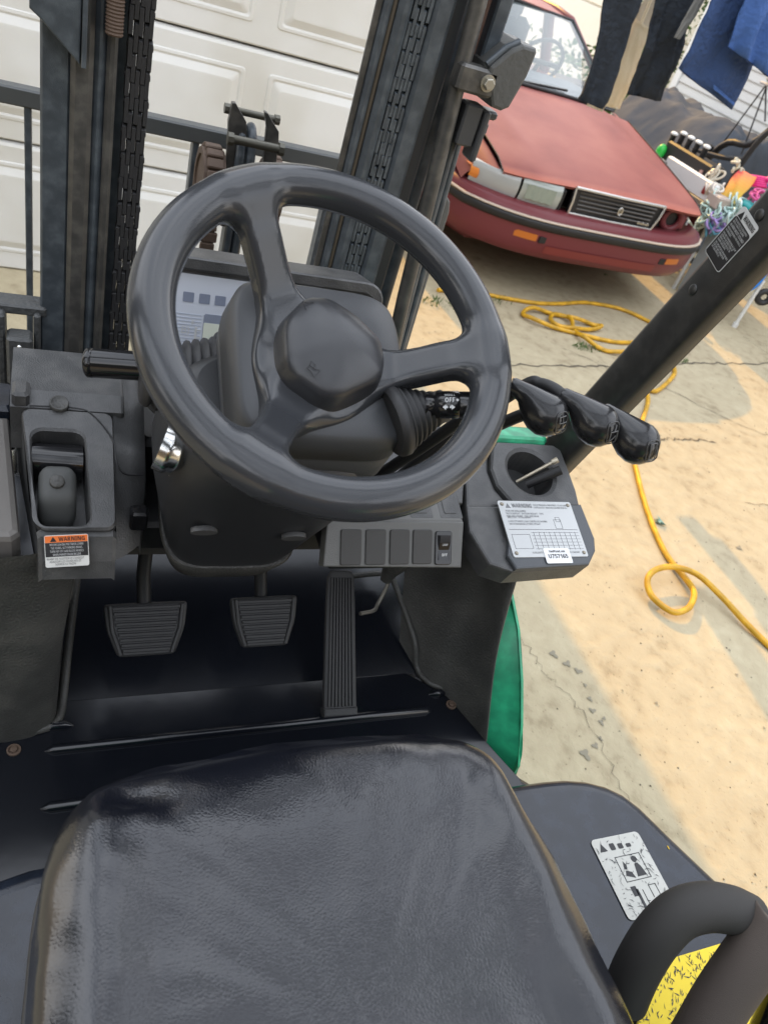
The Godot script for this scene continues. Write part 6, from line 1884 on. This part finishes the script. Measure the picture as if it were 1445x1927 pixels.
	for k in 5:
		var ca := MB.new()
		ca.lathe([[0.022, 0.0], [0.022, 0.06], [0.024, 0.062], [0.024, 0.085], [0.008, 0.09]], frame(V(4.60, 0.74 if k == 0 else 0.775, -5.56 + k * 0.105), V(1, 0, 0), V(0, 0, -1)), 14)
		part(rk, "bottle", ca, m_black)
		var c2 := MB.new()
		c2.ball(V(4.60, (0.74 if k == 0 else 0.775) + 0.085, -5.56 + k * 0.105), V(0.030, 0.016, 0.036), Transform3D(), 12, 8)
		part(rk, "bottle_cap", c2, m_white)
	var pk := MB.new()
	pk.tube(smooth_path(P3([4.53, 0.72, -4.99, 4.52, 0.66, -4.97, 4.50, 0.64, -4.90]), 5), 0.014, 8)
	part(rk, "rack_hook", pk, mat(Color(0.35, 0.20, 0.17), 0.6))
	var gb := MB.new()
	gb.ball(V(4.52, 0.685, -5.52), V(0.042, 0.055, 0.042), Transform3D(), 16, 12)
	solo("green_ball", gb, mat(Color(0.02, 0.42, 0.05), 0.35), V(4.52, 0.63, -5.52), "bright green ball beside the black bottle rack", "ball")
	var ck := MB.new()
	for k in 6: ck.torus(frame(V(4.02 + 0.012 * (k % 2), 0.765 - 0.004 * k, -5.25 + k * 0.036), V(1, 0.4 * (k % 2), 0.3), V(0, 0.3, 1)), 0.022, 0.011, 12, 6)
	ck.box(V(4.05, 0.725, -4.95), V(0.05, 0.035, 0.22), 0.01)
	solo("metal_tool", ck, mat(Color(0.20, 0.19, 0.18), 0.35, 0.6), V(4.03, 0.72, -5.1), "dark metal wrench lying on the edge of the car hood", "tool")
	# exercise machine with black bars and cables
	var ex := thing("exercise_machine", V(5.0, 0, -5.1), "black folding exercise machine with cables between the tarpaulin and the toys", "exercise machine")
	for e in [[[4.9, 0.30, -5.55, 4.9, 0.86, -5.33, 4.92, 0.98, -5.05, 4.98, 1.30, -4.93, 5.0, 1.6, -4.85], 0.026], [[4.95, 0.10, -5.12, 4.9, 0.88, -5.02, 4.94, 1.18, -4.93, 5.0, 1.55, -4.80], 0.022], [[4.8, 0.76, -5.50, 4.88, 0.80, -5.25, 4.9, 0.86, -5.03], 0.020], [[4.88, 0.84, -5.40, 4.87, 0.74, -5.43, 4.86, 0.60, -5.45], 0.022], [[4.75, 0.04, -5.6, 5.1, 0.04, -5.6], 0.025], [[4.75, 0.04, -5.0, 5.1, 0.04, -5.0], 0.025], [[4.9, 0.05, -5.58, 4.9, 0.35, -5.55], 0.025]]:
		var b := MB.new()
		b.tube(smooth_path(P3(e[0]), 5), e[1], 10)
		part(ex, "frame_bar", b, m_black)
	for e in [[4.9, 0.80, -5.35, 4.9, 1.35, -5.21], [4.9, 1.35, -5.21, 4.92, 1.14, -5.05], [4.9, 0.88, -5.08, 4.9, 1.35, -5.20]]:
		var b := MB.new()
		b.tube(P3(e), 0.006, 6)
		part(ex, "cable", b, m_ink)
	var pu := MB.new()
	pu.box(V(4.9, 1.355, -5.19), V(0.10, 0.02, 0.10), 0.006)
	pu.ball(V(4.9, 1.395, -5.15), V(0.07, 0.03, 0.06), Transform3D(), 12, 8)
	part(ex, "saddle", pu, mat(Color(0.42, 0.40, 0.38), 0.5))
	# toys hanging and lying at the near end
	var rp := MB.new()
	rp.use_col = true
	var tr := frame(V(4.32, 0.785, -4.36), V(0.25, 0.05, 0.95), V(0.3, 0.8, -0.25))
	for i in 14:
		for j in 10:
			var f := func(a: float, b: float) -> Vector3: return tr * Vector3(lerpf(-0.075, 0.075, a) * (1.0 - 0.25 * sin(b * 6.0) * 0.4), lerpf(-0.10, 0.11, b), 0.035 * sin(a * PI) * sin(b * PI) + 0.01 * sin(a * 9 + b * 4))
			var hue := lerpf(1.02, 0.83, 1.0 - (float(i) / 14.0 * 0.5 + (1.0 - float(j) / 10.0) * 0.5))
			var t := clampf((1.0 - float(j) / 10.0) * 0.75 + float(i) / 14.0 * 0.35, 0, 1)
			var cc := Color(0.75, 0.06, 0.12).lerp(Color(0.85, 0.36, 0.08), clampf(t * 2.0, 0, 1)).lerp(Color(0.80, 0.62, 0.10), clampf(t * 2.0 - 1.0, 0, 1))
			rp.c = cc
			rp.quad(f.call(i / 14.0, j / 10.0), f.call((i + 1) / 14.0, j / 10.0), f.call((i + 1) / 14.0, (j + 1) / 10.0), f.call(i / 14.0, (j + 1) / 10.0), 0)
			hue = hue
	solo("rainbow_bag", rp, mat(Color.WHITE, 0.7, 0.0, {"vertex_color_use_as_albedo": true}), V(4.32, 0.7, -4.36), "pink, orange and yellow soft toy bag on top of the toy pile", "bag")
	var hang := func(nm: String, ctr: Vector3, col: Color, n: int, r: float, spread: float, label: String, cat: String) -> void:
		var b := MB.new()
		for k in n:
			var o := ctr + V(rng.randf_range(-1, 1), rng.randf_range(-1, 1), rng.randf_range(-1, 1)) * spread
			var d := V(rng.randf_range(-1, 1), rng.randf_range(-1, 1), rng.randf_range(-1, 1))
			b.torus(frame(o, d, V(rng.randf(), rng.randf(), -0.7)) * Transform3D(Basis().scaled(V(1, 0.7, 1)), Vector3.ZERO), r * rng.randf_range(0.7, 1.25), 0.0085, 18, 6)
		solo(nm, b, mat(col, 0.25), ctr, label, cat)
	hang.call("toy_rings", V(4.24, 0.62, -4.36), Color(0.45, 0.63, 0.58), 24, 0.060, 0.075, "tangle of pale mint plastic loops hanging below the rainbow bag", "toy")
	hang.call("toy_rings", V(4.19, 0.49, -4.43), Color(0.62, 0.68, 0.58), 16, 0.048, 0.060, "cluster of clear whitish plastic loops lowest in the pile, beside the bumper", "toy")
	hang.call("toy_rings", V(4.26, 0.57, -4.28), Color(0.38, 0.28, 0.62), 9, 0.045, 0.06, "few lilac plastic loops right of the mint loops", "toy")
	hang.call("toy_rings", V(4.26, 0.80, -4.55), Color(0.60, 0.56, 0.46), 8, 0.042, 0.03, "pale bracelets piled left of the rainbow bag", "toy")
	hang.call("toy_beads", V(4.34, 0.895, -4.47), Color(0.55, 0.50, 0.38), 7, 0.020, 0.035, "cluster of cream beads standing above the rainbow bag", "toy")
	hang.call("toy_rings", V(4.25, 0.52, -4.30), Color(0.10, 0.30, 0.42), 6, 0.04, 0.04, "dark teal loops low behind the lilac loops", "toy")
	hang.call("toy_rings", V(4.33, 0.66, -4.27), Color(0.50, 0.66, 0.64), 20, 0.055, 0.07, "pale aqua plastic loops filling the pile just under the rainbow bag", "toy")
	hang.call("toy_rings", V(4.36, 0.80, -4.20), Color(0.65, 0.10, 0.30), 6, 0.030, 0.05, "few small pink loops between the rainbow bag and the blue block", "toy")
	hang.call("toy_rings", V(4.22, 0.70, -4.46), Color(0.66, 0.62, 0.56), 10, 0.045, 0.05, "whitish plastic loops behind the beige carton", "toy")
	hang.call("toy_rings", V(4.44, 0.80, -4.14), Color(0.30, 0.45, 0.62), 8, 0.040, 0.05, "sky blue loops at the right of the toy pile, next to the pillar", "toy")
	var pk2 := MB.new()
	for k in 5: pk2.tube(P3([4.36, 0.86 - k * 0.012, -4.42 + k * 0.010, 4.43, 0.90 - k * 0.010, -4.27 + k * 0.012]), 0.011, 8)
	pk2.ball(V(4.43, 0.90, -4.25), V(0.02, 0.02, 0.02))
	solo("pink_rods", pk2, mat(Color(0.70, 0.02, 0.20), 0.35), V(4.38, 0.83, -4.36), "bundle of hot pink plastic rods behind the rainbow bag", "toy")
	var tl := MB.new()
	tl.ball(V(4.36, 0.715, -4.22), V(0.05, 0.035, 0.09), Transform3D(), 14, 8)
	solo("teal_toy", tl, mat(Color(0.02, 0.30, 0.30), 0.4), V(4.36, 0.68, -4.22), "dark teal toy peeping out under the rainbow bag", "toy")
	var bl := MB.new()
	bl.box(V(4.42, 0.885, -4.17), V(0.05, 0.045, 0.08), 0.012)
	bl.box(V(4.45, 0.87, -4.07), V(0.03, 0.03, 0.05), 0.01)
	solo("blue_toy", bl, mat(Color(0.02, 0.25, 0.50), 0.4), V(4.43, 0.86, -4.13), "small bright blue toy block right of the pink rods", "toy")
	var mh := MB.new()
	mh.ball(V(4.46, 0.945, -4.10), V(0.06, 0.035, 0.09), Transform3D(), 16, 8)
	solo("mint_toy", mh, mat(Color(0.35, 0.60, 0.50), 0.3), V(4.46, 0.90, -4.10), "pale mint rounded toy at the top right of the toy pile", "toy")
	# crate that carries the toy pile
	var cr := MB.new()
	cr.box(V(4.46, 0.27, -4.24), V(0.30, 0.54, 0.30), 0.02)
	solo("toy_crate", cr, mat(Color(0.30, 0.34, 0.36), 0.5), V(4.46, 0, -4.24), "grey crate below the plastic toys beside the car", "crate")
	# toy pram with blue frame
	var tp := thing("toy_pram", V(4.5, 0, -3.86), "toy pram with blue curved frame and white legs near the pillar", "pram")
	var fb := MB.new()
	fb.tube(smooth_path(P3([4.26, 0.30, -3.90, 4.33, 0.275, -3.87, 4.40, 0.285, -3.86, 4.45, 0.34, -3.86, 4.46, 0.44, -3.87, 4.45, 0.56, -3.90, 4.5, 0.66, -3.95]), 6), 0.020, 12)
	part(tp, "pram_frame", fb, mat(Color(0.02, 0.20, 0.62), 0.35))
	var fb2 := MB.new()
	fb2.tube(smooth_path(P3([4.20, 0.33, -3.93, 4.29, 0.285, -3.885, 4.37, 0.275, -3.85]), 6), 0.0215, 12)
	part(tp, "frame_sleeve", fb2, mat(Color(0.03, 0.32, 0.45), 0.35))
	for x in [4.485, 4.95]:
		var lg := MB.new()
		lg.tube(P3([x, 0.012, -3.86, x + 0.002, 0.36, -3.86]), 0.0135, 10)
		lg.tube(P3([x, 0.0, -3.86, x, 0.03, -3.86]), 0.02, 10)
		part(tp, "leg", lg, m_white)
	var wh := MB.new()
	wh.torus(frame(V(4.56, 0.255, -3.84), V(1, 0, 0.4), V(0, 1, 0)), 0.042, 0.022, 20, 8)
	part(tp, "wheel", wh, m_rubber)
	var st := MB.new()
	st.ball(V(4.52, 0.42, -4.0), V(0.11, 0.10, 0.10), Transform3D(), 14, 10)
	part(tp, "pram_seat", st, mat(Color(0.35, 0.20, 0.22), 0.6))

# ---------------------------------------------------------------- what stands round the yard, seen only in reflections
func build_surroundings() -> void:
	var rng := RandomNumberGenerator.new(); rng.seed = 31
	var fm := bumpy(mat(Color(0.055, 0.052, 0.048), 0.9), t_cloth, 0.5, 0.5)
	var f := thing("board_fence", V(-4.6, 0, 3.0), "weathered brown board fence along the left side of the yard", "fence")
	for k in 44:
		var b := MB.new()
		b.box(V(-4.6, 0.95 + rng.randf() * 0.03, -1.5 + k * 0.2), V(0.03, 1.9, 0.185), 0.003)
		part(f, "fence_board", b, fm)
	var h := thing("rear_house", V(1.0, 0, 10.5), "grey house closing the yard behind the forklift", "house")
	var hb := MB.new()
	hb.box(V(1.0, 1.6, 11.0), V(15.0, 3.2, 5.0), 0.02)
	part(h, "wall", hb, bumpy(mat(Color(0.07, 0.07, 0.072), 0.8), t_cloth, 1.0, 0.2))
	var rb := MB.new()
	rb.prism(P2([-8.0, 3.1, 8.0, 3.1, 6.0, 5.2, -6.0, 5.2]), -3.0, 3.0, 0.0, frame(V(1.0, 0, 11.0), V(1, 0, 0), V(0, 1, 0)))
	part(h, "roof", rb, mat(Color(0.06, 0.055, 0.05), 0.9))
	var lm := mat(Color(0.045, 0.085, 0.025), 0.7)
	var bark := mat(Color(0.09, 0.07, 0.05), 0.9)
	for p in [[-7.5, -1.5, 5.6, "broad leafy tree beyond the left fence, nearest the garage"], [-8.0, 3.8, 6.6, "tallest leafy tree, beyond the middle of the left fence"], [-6.5, 8.2, 5.2, "leafy tree at the rear left corner of the yard"], [12.5, 5.0, 6.4, "leafy tree behind the house with lap siding"]]:
		var t := thing("tree", V(p[0], 0, p[1]), p[3], "tree", "trees round the yard")
		var tb := MB.new()
		tb.tube(P3([p[0], 0, p[1], p[0] + 0.1, p[2] * 0.35, p[1], p[0] - 0.1, p[2] * 0.7, p[1] + 0.2]), PackedFloat32Array([0.22, 0.16, 0.06]), 10)
		for k in 5:
			var a := TAU * k / 5.0
			tb.tube(P3([p[0], p[2] * 0.38, p[1], p[0] + cos(a) * 1.2, p[2] * 0.68, p[1] + sin(a) * 1.2]), PackedFloat32Array([0.09, 0.03]), 6)
		part(t, "trunk", tb, bark)
		var cb := MB.new()
		for c in 26:
			var cc := V(p[0] + rng.randf_range(-1.7, 1.7), p[2] * rng.randf_range(0.45, 1.0), p[1] + rng.randf_range(-1.7, 1.7))
			for k in 70:
				var q := cc + V(rng.randfn(), rng.randfn() * 0.7, rng.randfn()) * 0.42
				var u := V(rng.randf_range(-1, 1), rng.randf_range(-1, 1), rng.randf_range(-1, 1)).normalized() * 0.16
				var w := V(rng.randf_range(-1, 1), rng.randf_range(-1, 1), rng.randf_range(-1, 1)).normalized() * 0.10
				cb.tri(q - u, q + w, q + u); cb.tri(q - u, q + u, q - w)
		part(t, "crown", cb, lm)
